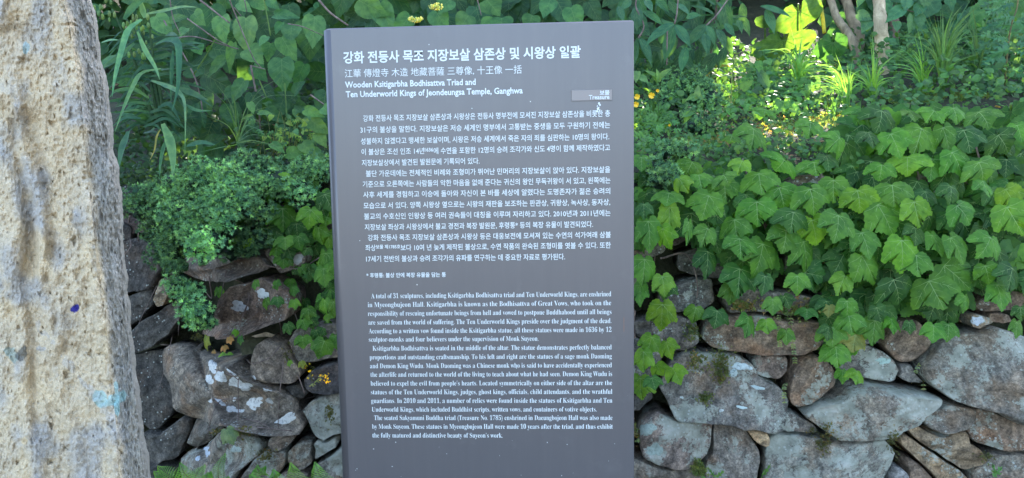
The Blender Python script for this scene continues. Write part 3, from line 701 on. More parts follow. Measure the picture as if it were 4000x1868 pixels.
def slab():
    a1 = lambda x, y: (x / 1.266, y / 1.266)
    a2 = lambda x, y: (x / 1.243, 900 + y / 1.243)
    py = rows_y[:, None]
    ex = np.interp(rows_y, ye, xe)[:, None]; rx = np.interp(rows_y, yr, xr_)[:, None]
    u1 = np.linspace(-520, 0, 50)[None, :-1]; tt = np.linspace(0, 1, nf)[None, :]; t2 = np.linspace(0, 1, nb)[None, 1:] ** .9
    PXl = u1 + 0 * py; PXf = rx * tt; PXb = rx + (ex - rx) * t2
    PX = np.concatenate([PXl, PXf, PXb], 1); PY = np.broadcast_to(py, PX.shape)
    # depth: face bulges, the flank turns away
    s = np.clip((PX - rx) / (ex - rx), 0, 1)
    D = YR + .02 * (PX < 0) - .00006 * np.clip(PX, -300, 500) + .05 * s ** 1.1 + .14 * np.clip((s - .80) / .2, 0, 1) ** 2.2
    PXC = PX + (D - YR) * F / YR * (s > 0); relief = np.zeros(PX.shape)
    G = lambda path, w_, amp: amp * np.exp(-(seg_d(PX, PY, path) / w_) ** 2)
    # draped folds running down the face
    relief += G([a1(20, 640), a1(90, 700), a1(150, 860), a1(200, 1010), a1(215, 1180), a2(190, 300), a2(240, 430), a2(270, 560)], 26, .020)
    relief += G([a1(10, 470), a1(70, 480), a1(90, 520)], 46, .034) 
    relief += G([a1(0, 760), a1(40, 900), a1(90, 1150), a2(20, 120), a2(70, 350)], 24, .014)
    relief += G([a2(60, 100), a2(120, 330), a2(110, 560), a2(110, 760), a2(170, 1200)], 30, .016)
    relief += G([a2(200, 0), a2(260, 260), a2(300, 480), a2(250, 600)], 22, .014)
    relief += G([a2(280, 780), a2(350, 950), a2(390, 1200)], 26, .012)
    relief += G([a1(0, 0), a1(20, 60), a1(0, 110)], 30, .030)
    relief += G([a1(300, -200), a1(310, 60), a1(330, 140)], 24, .008)
    # hollows between the folds
    relief -= G([a1(110, 440), a1(140, 640), a1(190, 760), a1(240, 960), a1(250, 1180), a2(230, 230)], 22, .014)
    relief -= G([a1(60, 620), a1(110, 900), a1(150, 1150), a2(110, 250), a2(150, 500), a2(160, 800), a2(170, 1000)], 17, .014)
    relief -= G([a2(270, 350), a2(270, 480), a2(250, 590)], 13, .012)
    relief -= G([a1(35, 20), a1(10, 100)], 10, .014)
    relief *= .95
    # front edge of the flank
    relief += .010 * np.exp(-((PX - rx + 14) / 26) ** 2)
    q = np.stack([PXC / 100, PY / 100, PX * 0], -1)
    relief += .012 * fbm(q * np.array([.7, .28, 1]), 3, 5)
    relief += .0055 * fbm(q * np.array([2.4, 1.4, 1]), 4, 15)
    r3 = 1 - np.abs(fbm(q * np.array([5.5, 4.0, 1]), 3, 21)); relief += (.0045 + .0035 * s) * r3
    relief += .0026 * fbm(q * np.array([13, 10, 1]), 3, 31)
    # flakes and pits
    pit = np.clip(vnoise(q * np.array([3.2, 2.6, 1]), 41) - .56, 0, 1) * 2.2
    relief -= .009 * np.clip(pit, 0, 1) * (np.clip(PX / 200, .15, 1))
    rr = random.Random(12); pits = [(a1(88, 88), 7, 10), (a1(213, 143), 5, 6), (a1(316, 236), 10, 14), (a1(345, 295), 17, 7), (a1(118, 300), 20, 12), (a1(346, 355), 6, 12), (a1(435, 872), 20, 15), (a1(355, 578), 14, 14), (a1(390, 740), 8, 12), (a1(390, 808), 26, 9), (a1(272, 1065), 9, 9), (a1(180, 250), 6, 8), (a1(345, 122), 24, 7), (a1(262, 610), 14, 10), (a1(215, 915), 10, 12),
        (a2(360, 48), 10, 14), (a2(290, 105), 7, 14), (a2(375, 210), 12, 20), (a2(455, 62), 10, 12), (a2(435, 358), 18, 12), (a2(460, 225), 6, 7), (a2(195, 308), 8, 7), (a2(350, 555), 4, 5), (a2(440, 600), 8, 12), (a2(495, 600), 14, 5), (a2(515, 745), 20, 14), (a2(540, 940), 14, 12), (a2(250, 948), 8, 12), (a2(330, 1055), 9, 10), (a2(290, 880), 8, 6), (a2(240, 1125), 10, 8), (a2(285, 1150), 7, 8), (a2(85, 1125), 8, 8), (a2(75, 1050), 7, 12), (a2(320, 700), 9, 14)]
    for _ in range(120): pits.append(((rr.uniform(20, 480), rr.uniform(0, 1868)), rr.uniform(2.5, 6), rr.uniform(3, 7)))
    for (cx, cy), a, b in pits:
        dx, dy = (PX - cx) / a, (PY - cy) / b; an = np.arctan2(dy, dx)
        d = np.hypot(dx, dy) * (1 + .25 * np.sin(3 * an + cx) + .15 * np.sin(5 * an + cy))
        relief -= (.010 if a > 7 else .006) * np.clip(1.25 - d, 0, .6) / .6
    D = D - relief
    # world points
    dirs = np.stack([(PX - 2000) / F, -(PY - 934) / F, -np.ones(PX.shape)], -1) @ RW.T
    t = D / dirs[..., 1]; V = dirs * t[..., None]; V[..., 2] += CAM_Z
    # edge wobble
    V[..., 0] += .0022 * np.clip((s - .6) / .4, 0, 1) * fbm(q * np.array([4, 4, 1]), 4, 51)
    # colour
    beige = np.array([.58, .455, .29]); beige2 = np.array([.52, .425, .30]); grey = np.array([.29, .275, .245]); pale = np.array([.55, .49, .41])
    n1 = np.clip(.5 + .6 * fbm(q * np.array([.9, .6, 1]), 4, 61), 0, 1)[..., None]
    C = beige * n1 + beige2 * (1 - n1)
    n2 = np.clip(fbm(q * np.array([1.3, .7, 1]), 4, 71) * 1.3 - .1, 0, 1)[..., None]; C = C * (1 - .75 * n2) + np.array([.34, .33, .32]) * .75 * n2
    g = np.clip((s - .05) * 5 + .5 * fbm(q * np.array([2, 1.2, 1]), 4, 77) - .1, 0, 1)[..., None] * (.85)
    C = C * (1 - g) + grey * g
    rim = np.clip((s - .82) / .12, 0, 1)[..., None] * .6; C = C * (1 - rim) + np.array([.42, .39, .33]) * rim
    n3 = np.clip(vnoise(q * 9, 81) * 2 - 1.1, 0, 1)[..., None]; C = C * (1 - .4 * n3) + pale * .4 * n3
    def paint(cx, cy, a, b, col, st_, rot=0, sd=0, k=.8):
        nonlocal C
        dx, dy = PX - cx, PY - cy; ca, sa = math.cos(rot), math.sin(rot)
        x, y = (dx * ca + dy * sa) / a, (-dx * sa + dy * ca) / b
        d = np.hypot(x, y) + k * fbm(q * 3.3 + sd, 4, 91)
        m_ = (np.clip((1 - d) * 9, 0, 1) * st_)[..., None]; C = C * (1 - m_) + np.array(col) * m_
    paint(392, 1560, 36, 32, (.34, .50, .47), .8, 0, 1, .3); paint(455, 1560, 60, 26, (.33, .49, .47), .8, -.5, 2, .3); paint(458, 1585, 14, 45, (.30, .50, .50), .8, 0, 2, .3); paint(455, 1510, 10, 28, (.33, .50, .47), .7, 0, 3, .3)
    paint(296, 1200, 19, 12, (.035, .03, .22), 1, -.6, 4, .7); paint(101, 186, 11, 18, (.33, .47, .48), .7, 0, 5, .5)
    paint(50, 1385, 26, 30, (.28, .33, .28), .8, 0, 6, .6); paint(88, 1385, 18, 24, (.09, .09, .08), .8, .5, 7, .7)
    paint(95, 1722, 12, 14, (.60, .46, .28), .9, 0, 8, .3); paint(160, 1362, 18, 10, (.45, .45, .45), .6, 0, 9, .5)
    paint(330, 1500, 200, 14, (.4, .42, .45), .3, .9, 9, 1.)
    h_, w_ = PX.shape
    f = [(j*w_+i, (j+1)*w_+i, (j+1)*w_+i+1, j*w_+i+1) for j in range(h_-1) for i in range(w_-1)]
    # close the body: flank and back at real depth
    Vf = V.reshape(-1, 3); Cf = C.reshape(-1, 3); nv = len(Vf)
    bk = V[:, -1].copy() + np.array([-.105, .12, 0]); bk2 = V[:, -1].copy() + np.array([-.24, .26, 0]); bk3 = V[:, 0].copy() + np.array([.05, .40, 0])
    ex_ = np.stack([bk, bk2, bk3], 1).reshape(-1, 3); ex_[:, 1] += .03 * fbm(ex_ * 8, 3, 5)
    cc = np.tile(grey, (len(ex_), 1)); idx = lambda j, k: nv + j * 3 + k
    for j in range(h_-1):
        L0, L1 = j*w_+w_-1, (j+1)*w_+w_-1
        f.append((L0, L1, idx(j+1, 0), idx(j, 0))); f.append((idx(j, 0), idx(j+1, 0), idx(j+1, 1), idx(j, 1)))
        f.append((idx(j, 1), idx(j+1, 1), idx(j+1, 2), idx(j, 2))); f.append((idx(j, 2), idx(j+1, 2), (j+1)*w_, j*w_))
    for j in (0, h_-1):
        loop = [j*w_+i for i in range(w_)] + [idx(j, 0), idx(j, 1), idx(j, 2)]
        f.append(tuple(loop) if j == 0 else tuple(loop[::-1]))
    mb = MB(); mb.add(np.concatenate([Vf, ex_]), f, 0, np.concatenate([Cf, cc])); return mb
m, nt, nd, lk, bs, out = newmat('weathered_rock')
geo = N(nt, 'ShaderNodeNewGeometry').outputs['Position']; c = N(nt, 'ShaderNodeAttribute', attribute_name='Col').outputs['Color']
fr = noise(nt, geo, 60, 8, .75)
c = mix(nt, 1, c, ramp(nt, fr, [(.28, (.66, .64, .6)), (.5, (1, 1, 1)), (.72, (1.22, 1.22, 1.22))]), 'MULTIPLY')
fg = noise(nt, geo, 300, 3, .6); c = mix(nt, 1, c, ramp(nt, fg, [(.3, (.8, .8, .8)), (.7, (1.18, 1.18, 1.18))]), 'MULTIPLY')
lk.new(c, bs.inputs['Base Color']); bs.inputs['Roughness'].default_value = .88; bs.inputs['Specular IOR Level'].default_value = .25
mp = N(nt, 'ShaderNodeMapping'); mp.inputs['Scale'].default_value = (1, 1, .7); lk.new(geo, mp.inputs[0])
b = bump(nt, noise(nt, mp.outputs[0], 75, 6, .7, .8), .9, .005, None)
bump(nt, fg, .5, .002, bs, b)
rock = slab().build('standing_rock', m)
tag(rock, 'tall beige weathered rock with draped folds and pits, rising beside the wall', 'rock')

# ------------------------------------------------------------------ leaves
def serrate(pts, per, amp, seed=0, sharp=True):
    """Toothed outline from a coarse closed outline."""
    rr = random.Random(seed); out = []; n = len(pts)
    for i in range(n):
        p, q = np.array(pts[i]), np.array(pts[(i + 1) % n]); L = np.linalg.norm(q - p); k = max(1, int(round(L / per)))
        d = (q - p) / (L + 1e-9); nrm = np.array([d[1], -d[0]])
        for j in range(k):
            out.append(p + (q - p) * (j / k))
            out.append(p + (q - p) * ((j + .68) / k) + nrm * amp * rr.uniform(.6, 1.3))
    return out
def leaf_geo(outline, hfun, center, veins, rings=(1, .68, .36), vw=.010):
    o = np.array(outline); n = len(o); c = np.array(center); V = []
    for r in rings: V.append(c + (o - c) * r)
    V.append(c[None]); V = np.concatenate(V); Z = hfun(V[:, 0], V[:, 1])
    verts = np.column_stack([V, Z]); f = []
    nr = len(rings)
    for j in range(nr - 1): f += [(j*n+k, j*n+(k+1) % n, (j+1)*n+(k+1) % n, (j+1)*n+k) for k in range(n)]
    f += [((nr-1)*n+k, (nr-1)*n+(k+1) % n, nr*n) for k in range(n)]
    mats = [0] * len(f); vl = [verts]; base = len(verts)
    for path, w0 in veins:
        path = np.array(path); pts = []
        for i in range(len(path) - 1):
            for t in np.linspace(0, 1, 4)[:-1]: pts.append(path[i] * (1 - t) + path[i + 1] * t)
        pts.append(path[-1]); pts = np.array(pts); T = np.gradient(pts, axis=0); T /= np.linalg.norm(T, axis=1)[:, None]
        Nn = np.column_stack([-T[:, 1], T[:, 0]]); m_ = len(pts); w_ = w0 * np.linspace(1, .35, m_)[:, None]
        a, b = pts + Nn * w_, pts - Nn * w_; st_ = np.empty((2 * m_, 2)); st_[0::2] = a; st_[1::2] = b
        z = hfun(st_[:, 0], st_[:, 1]) + .006
        vl.append(np.column_stack([st_, z])); f += [(base+2*i, base+2*i+1, base+2*i+3, base+2*i+2) for i in range(m_-1)]
        mats += [1] * (m_ - 1); base += 2 * m_
    return np.concatenate(vl), f, mats
def mirror(half):
    """half outline (right side, base to tip) -> closed outline"""
    l = [(-x, y) for x, y in half[::-1] if abs(x) > 1e-6]
    return [tuple(p) for p in half] + l
def leaf_kind(kind, seed):
    rr = random.Random(seed); u = rr.uniform
    if kind == 'ivy':
        k = u(-.04, .05)
        half = [(0, .03), (.07, -.10), (.20, -.19), (.34, -.16), (.46, -.04), (.55, .12), (.60, .28), (.64 + k, .44), (.66 + k, .60 + k), (.52, .61), (.40, .61 + u(-.03, .05)), (.29, .72), (.17, .84), (0, 1.0)]
        pts = mirror(half); pts = [(x + u(-.02, .02), y + u(-.02, .02)) for x, y in pts]
        o = serrate(pts, .13, .050, seed); a, b_, c_ = u(.05, .6), u(.1, .8), u(-.2, .2)
        vp = [(0, 1), (.64, .58), (-.64, .58), (.5, -.02), (-.5, -.02)]
        def h(x, y):
            th = np.arctan2(x, y + .05); r = np.hypot(x, y)
            return -a * np.maximum(0, y - .2) ** 2 - b_ * x * x * .8 + c_ * x - .045 * r * np.cos(th * 7.5) + .015 * np.sin(9 * x + seed) * np.cos(8 * y)
        veins = [([(0, 0), (0, .5), (0, .96)], .013), ([(0, 0), (.34, .28), (.62, .56)], .012), ([(0, 0), (-.34, .28), (-.62, .56)], .012), ([(0, 0), (.26, .02), (.48, .0)], .009), ([(0, 0), (-.26, .02), (-.48, .0)], .009)]
        for s_ in (1, -1):
            for y in (.3, .5, .68): veins.append(([(0, y), (s_ * .2 * (1.2 - y), y + .17)], .006))
            for t in (.35, .6): veins.append(([(s_ * .64 * t, .56 * t), (s_ * (.64 * t + .16), .56 * t - .02)], .006)); veins.append(([(s_ * .64 * t, .56 * t), (s_ * (.64 * t + .02), .56 * t + .17)], .006))
        return leaf_geo(o, h, (0, .28), veins)
    if kind == 'heart':
        half = [(0, .02), (.10, -.05), (.24, -.05), (.36, .05), (.43, .2), (.43, .36), (.36, .54), (.25, .70), (.13, .84), (0, 1.03)]
        o = serrate(mirror(half), .085, .016, seed); a, b_ = u(.05, .3), u(.1, .5)
        h = lambda x, y: -a * y * y + b_ * x * x - .12 * np.abs(x) * 0 + .02 * np.sin(14 * (y - np.abs(x))) * np.minimum(1, np.abs(x) * 4)
        veins = [([(0, 0), (0, .5), (0, .98)], .011)] + [([(0, y), (s_ * .34 * (1.05 - y), y + .2)], .006) for s_ in (1, -1) for y in (.05, .2, .35, .5, .66)]
        return leaf_geo(o, h, (0, .35), veins)
    if kind == 'ellip':
        half = [(0, 0), (.07, .05), (.16, .18), (.215, .34), (.22, .5), (.17, .68), (.09, .83), (.03, .93), (0, 1.04)]
        o = serrate(mirror(half), .12, .002, seed); a, b_ = u(.1, .4), u(.3, .9)
        h = lambda x, y: -a * y * y + b_ * np.abs(x) * .5 + .01 * np.sin(10 * y)
        veins = [([(0, 0), (0, .5), (0, .98)], .009)] + [([(0, y), (s_ * .12, y + .2), (s_ * .09, y + .4)], .005) for s_ in (1, -1) for y in (.08, .24, .42)]
        return leaf_geo(o, h, (0, .42), veins)
    if kind == 'lance':
        half = [(0, 0), (.06, .08), (.10, .25), (.105, .45), (.08, .7), (.035, .88), (0, 1.0)]
        o = serrate(mirror(half), .2, .0, seed); a = u(.1, .5)
        h = lambda x, y: -a * y * y + .6 * np.abs(x)
        return leaf_geo(o, h, (0, .42), [([(0, 0), (0, .95)], .005)], rings=(1, .4))
    if kind == 'round':          # butterbur
        pts = []
        for k in range(26):
            t = math.pi * (k + .5) / 26 * 2 - math.pi / 2 + .0
            an = -math.pi / 2 + .22 + (2 * math.pi - .44) * k / 25; r = .5 * (1 + .04 * math.sin(5 * an + seed) + .03 * math.sin(9 * an))
            pts.append((r * math.cos(an), .45 + r * math.sin(an)))
        pts.append((0, .28)); o = serrate(pts, .05, .012, seed); a, b_ = u(.1, .4), u(.1, .5)
        h = lambda x, y: -a * (y - .3) ** 2 - b_ * x * x * .6 + .03 * np.cos(np.arctan2(x, y - .28) * 9) * np.hypot(x, y - .3)
        veins = []
        for k in range(7):
            an = -.6 + (math.pi + 1.2) * k / 6; p = (.44 * math.cos(an), .3 + (.44 if math.sin(an) < 0 else .6) * math.sin(an)); veins.append(([(0, .28), (p[0] * .5, .28 + (p[1] - .28) * .5), p], .009))
            m_ = np.array([p[0] * .5, .28 + (p[1] - .28) * .5]); 
            for s_ in (.4, -.4): veins.append(([tuple(m_), (m_[0] + .18 * math.cos(an + s_), m_[1] + .18 * math.sin(an + s_))], .005))
        return leaf_geo(o, h, (0, .5), veins)
    if kind == 'lobed':          # deeply cut leaf (mugwort, celandine)
        half = [(0, 0), (.03, .12), (.18, .14), (.26, .24), (.10, .28), (.07, .34), (.26, .42), (.36, .56), (.16, .54), (.09, .60), (.20, .72), (.24, .84), (.10, .80), (0, 1.0)]
        pts = mirror(half); pts = [(x * u(.85, 1.15), y + u(-.02, .02)) for x, y in pts]; a = u(.1, .5)
        h = lambda x, y: -a * y * y - .3 * np.abs(x) + .02 * np.sin(15 * y)
        o = np.array(pts); n_ = len(o); sp = np.column_stack([np.zeros(n_), np.clip(o[:, 1] * .92, 0, .95)])
        V = np.concatenate([o, o * .0 + sp]); verts = np.column_stack([V, h(V[:, 0], V[:, 1])])
        f = [(k, (k+1) % n_, n_+(k+1) % n_, n_+k) for k in range(n_)]
        return verts, f, [0] * len(f)
GEO, MESH = {}, {}
def geo_of(kind, v):
    if (kind, v) not in GEO: GEO[(kind, v)] = leaf_geo_simple(kind, v)
    return GEO[(kind, v)]
def leaf_geo_simple(kind, v): return leaf_kind(kind, 1000 + v * 7)
LEAFV2 = leaf_mat('leaf_vein_faint', vein=.25)
def mesh_of(kind, v):
    if (kind, v) not in MESH:
        g = geo_of(kind, v); mb = MB(); mb.add(g[0], g[1], g[2]); MESH[(kind, v)] = mb.mesh(kind + '_leaf', [LEAF, LEAFV if kind == 'ivy' else LEAFV2])
    return MESH[(kind, v)]
# cheap leaf for masses: 8 triangles
def cheap_geo():
    V = [(0, 0, 0), (.28, .2, -.03), (.36, .45, -.06), (.22, .75, -.08), (0, 1, -.16), (-.22, .75, -.08), (-.36, .45, -.06), (-.28, .2, -.03), (0, .45, .05)]
    return np.array(V), [(8, k, (k + 1) % 8) for k in range(8)], [0] * 8
CHEAP = cheap_geo()
WID = {'ivy': 1.28, 'heart': .86, 'ellip': .44, 'lance': .21, 'round': 1.0, 'lobed': .66}

def frame(b, t, wid, kind, nrm):
    """4x4 placing a unit leaf from base b to tip t; wid = full width in metres."""
    b, t = Vector(b), Vector(t); Y = t - b; L = Y.length; y = Y / L
    n = Vector(nrm); n = n - y * n.dot(y)
    if n.length < 1e-4: n = Vector((0, -1, .01)); n = n - y * n.dot(y)
    n.normalize(); x = y.cross(n); s = wid / WID.get(kind, .72)
    m = Matrix.Identity(4)
    for i in range(3): m[i][0] = x[i] * s; m[i][1] = y[i] * L; m[i][2] = n[i] * (L + s) / 2; m[i][3] = b[i]
    return m
def put_leaf(parent, kind, b, t, wid, nrm, col, name='leaf'):
    o = link(name, mesh_of(kind, rng.randrange(12 if kind == 'ivy' else 6)), None); o.parent = parent
    o.matrix_local = Matrix.Translation(-Vector(parent.location)) @ frame(b, t, wid, kind, nrm); o.color = tuple(col[:3]) + (1,)
    return o
def add_leaf(mb, kind, b, t, wid, nrm, col):
    g = CHEAP if kind == 'cheap' else geo_of(kind, rng.randrange(6))
    m = np.array(frame(b, t, wid, kind, nrm)); V = g[0] @ m[:3, :3].T + m[:3, 3]
    mb.add(V, g[1], 0, col)
def vary(c, a=.15):
    k = rng.uniform(1 - a, 1 + a); return (c[0] * k * rng.uniform(.88, 1.15), c[1] * k, c[2] * k * rng.uniform(.8, 1.15))
def jn(nx=.35, ny=.0, up=.45):
    return (rng.gauss(0, nx), -1 + rng.uniform(-.2, .2), up + rng.gauss(0, nx))
def hero(parent, kind, cv, bx, by, tx, ty, w, y, col, dy=-.03, up=.45, name='leaf', nx=.25):
    b = cv((bx, by)); t = cv((tx, ty)); sc_ = cv((bx + 1, by))[0] - b[0]
    pb = P(*b, y); pt = P(*t, y + dy)
    return put_leaf(parent, kind, pb, pt, w * sc_ * y / F, jn(nx, 0, up), col, name)

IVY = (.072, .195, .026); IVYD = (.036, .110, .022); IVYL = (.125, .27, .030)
# ---- ivy on the right
ivy = empty('ivy_vine', (1.2, 2.9, 1.4)); tag(ivy, 'broad curtain of lobed green ivy hanging over the wall right of the sign', 'ivy')
HV = [(z11, a) for a in [(860,320,880,460,260),(740,430,690,600,270),(1290,370,1340,505,240),(1530,380,1590,540,280),(1330,150,1290,220,280),(1560,170,1590,255,300),(1130,260,1155,395,270),(660,270,680,345,210),(610,170,570,250,180),(855,270,900,320,200),(430,410,410,490,200),(430,520,435,730,190),(265,630,290,840,210),(375,690,430,830,150),(940,620,960,770,210),(730,690,690,800,200),(980,770,1000,890,260),(1160,810,1140,1035,250),(1345,700,1340,850,240),(1545,620,1600,800,250),(1480,790,1530,1000,250),(1400,560,1390,700,260),(730,870,740,1040,190),(980,1005,980,1190,260),(235,930,235,1110,200),(375,1065,400,1200,190),(1180,1060,1170,1190,160),(1430,1060,1440,1180,190),(210,130,215,220,140),(230,500,230,580,140),(580,640,580,790,100),(510,300,560,380,150),(1115,480,1120,640,310),(1000,160,960,240,150),(1660,120,1690,200,150)]]
HV += [(z12, a) for a in [(210,310,210,460,220),(400,390,430,545,250),(590,190,580,290,220),(790,130,795,235,270),(980,140,980,290,200),(1140,90,1240,250,230),(1350,170,1420,300,290),(670,350,700,485,330),(930,400,970,510,180),(1130,360,1150,470,220),(1180,510,1300,620,260),(250,585,250,760,290),(840,480,895,650,270),(560,500,690,720,270),(1570,520,1690,710,270),(1380,320,1440,410,180),(1560,380,1650,520,200),(985,740,1070,880,210),(1130,760,1250,930,180),(745,780,770,1010,210),(430,720,510,885,230),(860,900,880,1040,200),(430,900,560,1090,280),(1080,980,1280,1140,260),(1400,980,1440,1110,170),(1610,1000,1600,1150,230),(680,1090,760,1260,300),(960,1100,1070,1290,320),(300,1060,250,1180,160),(850,680,870,800,190),(1440,760,1400,890,250)]]
HV += [(z10, a) for a in [(590,870,590,1000,290),(660,1050,740,1200,220),(900,1010,870,1160,290),(1070,1000,1130,1170,170),(1230,1020,1300,1150,260),(1350,880,1440,950,270),(1500,1060,1600,1170,270),(440,870,400,960,190),(1000,870,950,930,210),(1150,850,1200,930,200),(260,1080,180,1160,190),(480,1040,540,1110,200),(800,870,860,920,170),(1650,980,1690,1080,150)]]
HV += [(z9, a) for a in [(1090,1010,1090,1130,270),(1180,860,1180,900,180),(1540,960,1530,1050,220),(920,1070,900,1110,130)]]
HV += [(z6, a) for a in [(60,150,60,200,100),(170,120,180,215,120),(180,210,200,300,150),(350,160,380,240,120),(70,280,90,380,150),(220,330,210,420,150),(340,240,330,370,140),(100,400,120,505,170),(440,230,460,300,90),(550,250,560,315,80),(700,270,700,360,130),(790,265,800,345,110),(890,90,900,175,110),(1090,20,1130,160,160),(1230,160,1240,230,90),(1210,250,1210,335,80),(140,545,150,610,90),(230,550,240,610,100)]]
HV += [(z5, a) for a in [(80,20,75,130,110),(240,10,230,90,140),(215,140,210,290,180),(420,160,400,240,120),(550,180,545,270,140),(740,220,740,320,140),(850,240,860,310,110),(890,110,895,195,120),(960,90,1000,150,110),(150,340,120,440,140),(240,370,260,455,130),(100,430,95,540,120),(180,510,210,570,110),(280,530,320,610,130),(80,590,80,710,130),(150,590,170,650,110),(640,20,640,130,120),(1100,170,1100,220,110),(1220,120,1225,200,110),(1230,280,1230,350,90),(1225,400,1225,470,80),(970,300,980,370,90)]]
sn = MB(); nleaf = 0
for cv, (a, b, c, d, w) in HV:
    px, py = cv((a, b)); y = on_wall(px, py)[1]
    if py < 780: y = 2.80 + (780 - py) * .0005
    y -= rng.uniform(.13, .20)
    k = rng.random(); k2 = rng.uniform(.88, 1.14); col = vary(IVY if k < .55 else (IVYL if k < .8 else IVYD), .2)
    if rng.random() < .012: col = (.20, .22, .06)
    hero(ivy, 'ivy', cv, a, b, c + (c - a) * .12, d + (d - b) * .13, w * 1.07 * k2, y, col, rng.uniform(-.06, -.01), rng.uniform(.05, .42), nx=.27); nleaf += 1
    if rng.random() < .5:
        p0 = P(px, py, y + .004); e = P(px + rng.uniform(-12, 12), py - rng.uniform(5, 20), y + .14)
        tube(sn, catmull([p0, (p0 + e) / 2, e], 3), .0011, .0013, 4, 0, (.12, .2, .07))
def inpoly(x, y, poly):
    c = False; n = len(poly)
    for i in range(n):
        x0, y0 = poly[i]; x1, y1 = poly[(i + 1) % n]
        if (y0 > y) != (y1 > y) and x < (x1 - x0) * (y - y0) / (y1 - y0) + x0: c = not c
    return c
IP = [(2485,780),(2560,640),(2750,640),(3000,600),(3200,650),(3330,500),(3450,430),(3700,420),(4080,450),(4080,1130),(3850,1090),(3750,1150),(3700,1200),(3560,1200),(3480,1200),(3380,1220),(3300,1320),(3230,1330),(3180,1130),(3100,1040),(2960,1020),(2820,980),(2740,900),(2640,860),(2600,760),(2560,900),(2485,960)]
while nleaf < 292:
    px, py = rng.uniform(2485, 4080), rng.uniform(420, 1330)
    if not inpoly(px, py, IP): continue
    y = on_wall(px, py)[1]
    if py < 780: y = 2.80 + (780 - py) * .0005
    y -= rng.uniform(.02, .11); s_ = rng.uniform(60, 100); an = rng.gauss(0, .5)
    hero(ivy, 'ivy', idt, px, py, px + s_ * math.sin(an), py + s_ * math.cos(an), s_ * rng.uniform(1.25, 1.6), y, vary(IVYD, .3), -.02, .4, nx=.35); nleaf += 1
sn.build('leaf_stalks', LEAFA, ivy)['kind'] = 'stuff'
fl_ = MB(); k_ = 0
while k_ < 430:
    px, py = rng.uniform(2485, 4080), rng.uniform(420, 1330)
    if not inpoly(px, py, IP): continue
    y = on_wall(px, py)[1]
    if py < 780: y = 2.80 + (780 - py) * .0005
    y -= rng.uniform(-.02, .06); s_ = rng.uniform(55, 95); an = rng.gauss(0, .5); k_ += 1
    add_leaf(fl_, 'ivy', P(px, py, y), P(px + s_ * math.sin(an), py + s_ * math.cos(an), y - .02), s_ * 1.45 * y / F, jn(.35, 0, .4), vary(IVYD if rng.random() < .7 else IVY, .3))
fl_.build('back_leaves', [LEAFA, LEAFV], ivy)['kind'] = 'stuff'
sm = MB()
for path in [[(3200,640),(3250,900),(3340,1060),(3350,1180),(3400,1300)],[(3550,520),(3600,800),(3530,950),(3520,1160)],[(2900,620),(2950,800),(2990,900),(2960,1010)],[(2560,640),(2560,900),(2540,1200),(2520,1400)],[(3800,520),(3850,800),(3830,1050)],[(2580,1010),(2680,1000),(2720,1120),(2700,1240)]]:
    sm = MB(); tube(sm, catmull([cling(x, y, .012) for x, y in path], 8), .004, .002, 5); sm.build('stem', TWIG, ivy)

# ---- ivy on the left of the sign
ivy2 = empty('ivy_vine', (-1.0, 2.8, 1.2)); tag(ivy2, 'smaller ivy trailing down the wall just left of the sign, with a few yellowed leaves', 'ivy')
HL = [(z8, a) for a in [(1310,330,1320,490,210),(1190,480,1210,605,190),(1640,220,1700,340,170),(1530,340,1510,470,190),(1590,480,1600,590,140),(1670,520,1670,640,120),(960,410,960,505,95),(1180,360,1160,420,90),(1330,560,1330,640,160),(1430,550,1440,640,150),(1030,580,1040,620,90),(1220,190,1180,270,120),(1060,190,1030,270,190),(1270,70,1280,140,190),(690,740,660,775,90),(1260,640,1260,700,100),(1650,680,1660,850,140),(1630,800,1640,930,150),(1500,830,1490,920,120),(1370,890,1370,950,90),(1560,910,1560,990,110),(1390,950,1400,1010,80),(810,955,815,1020,70),(1260,900,1260,960,80),(1180,1040,1170,1110,90),(1270,1030,1280,1090,100),(1400,1050,1410,1110,80),(1510,1120,1520,1190,110),(1640,1050,1630,1140,140),(1710,1060,1710,1170,90),(1660,400,1640,450,130),(1560,620,1580,680,120),(1720,300,1740,420,120),(1720,750,1720,850,100),(1500,640,1480,690,110),(1350,470,1360,520,120),(1420,450,1420,530,170),(920,560,900,620,80),(640,1010,620,1050,60),(1100,900,1090,960,60)]]
HL += [(z7, a) for a in [(1350,30,1360,80,90),(1500,50,1490,100,90),(1320,90,1340,150,100),(1210,120,1230,180,80),(1320,210,1320,280,120),(1470,240,1430,350,150),(1550,200,1560,290,100),(780,330,770,395,120),(640,210,630,295,80),(800,215,810,250,50),(880,210,880,260,40),(690,310,690,342,40),(765,275,770,305,50),(850,165,850,205,50),(785,865,830,955,110),(1310,385,1320,420,50),(1225,380,1225,410,40)]]
pet = MB()
for i, (cv, (a, b, c, d, w)) in enumerate(HL):
    px, py = cv((a, b)); y = hit(px, py)[0][1] - rng.uniform(.04, .10)
    if cv is z8 and a > 1450: y -= .05
    k = rng.random(); col = vary(IVY if k < .5 else (IVYL if k < .72 else IVYD), .2)
    if cv is z7 and (a, b) in ((640,210),(1310,385)): col = (.20, .24, .04)
    if cv is z7 and (a, b) in ((800,215),(690,310),(765,275)): col = (.34, .20, .07)
    if cv is z7 and (a, b) == (785,865): col = (.17, .25, .13)
    hero(ivy2, 'ivy', cv, a, b, c + (c - a) * .1, d + (d - b) * .12, w * 1.12, y, col, -.02, .45, nx=.34)
    q0 = P(px, py, y + .004); q1 = P(px + rng.uniform(-12, 12), py - rng.uniform(5, 18), y + .08); tube(pet, catmull([q0, q1], 3), .001, .0012, 4, 0, (.12, .2, .07))
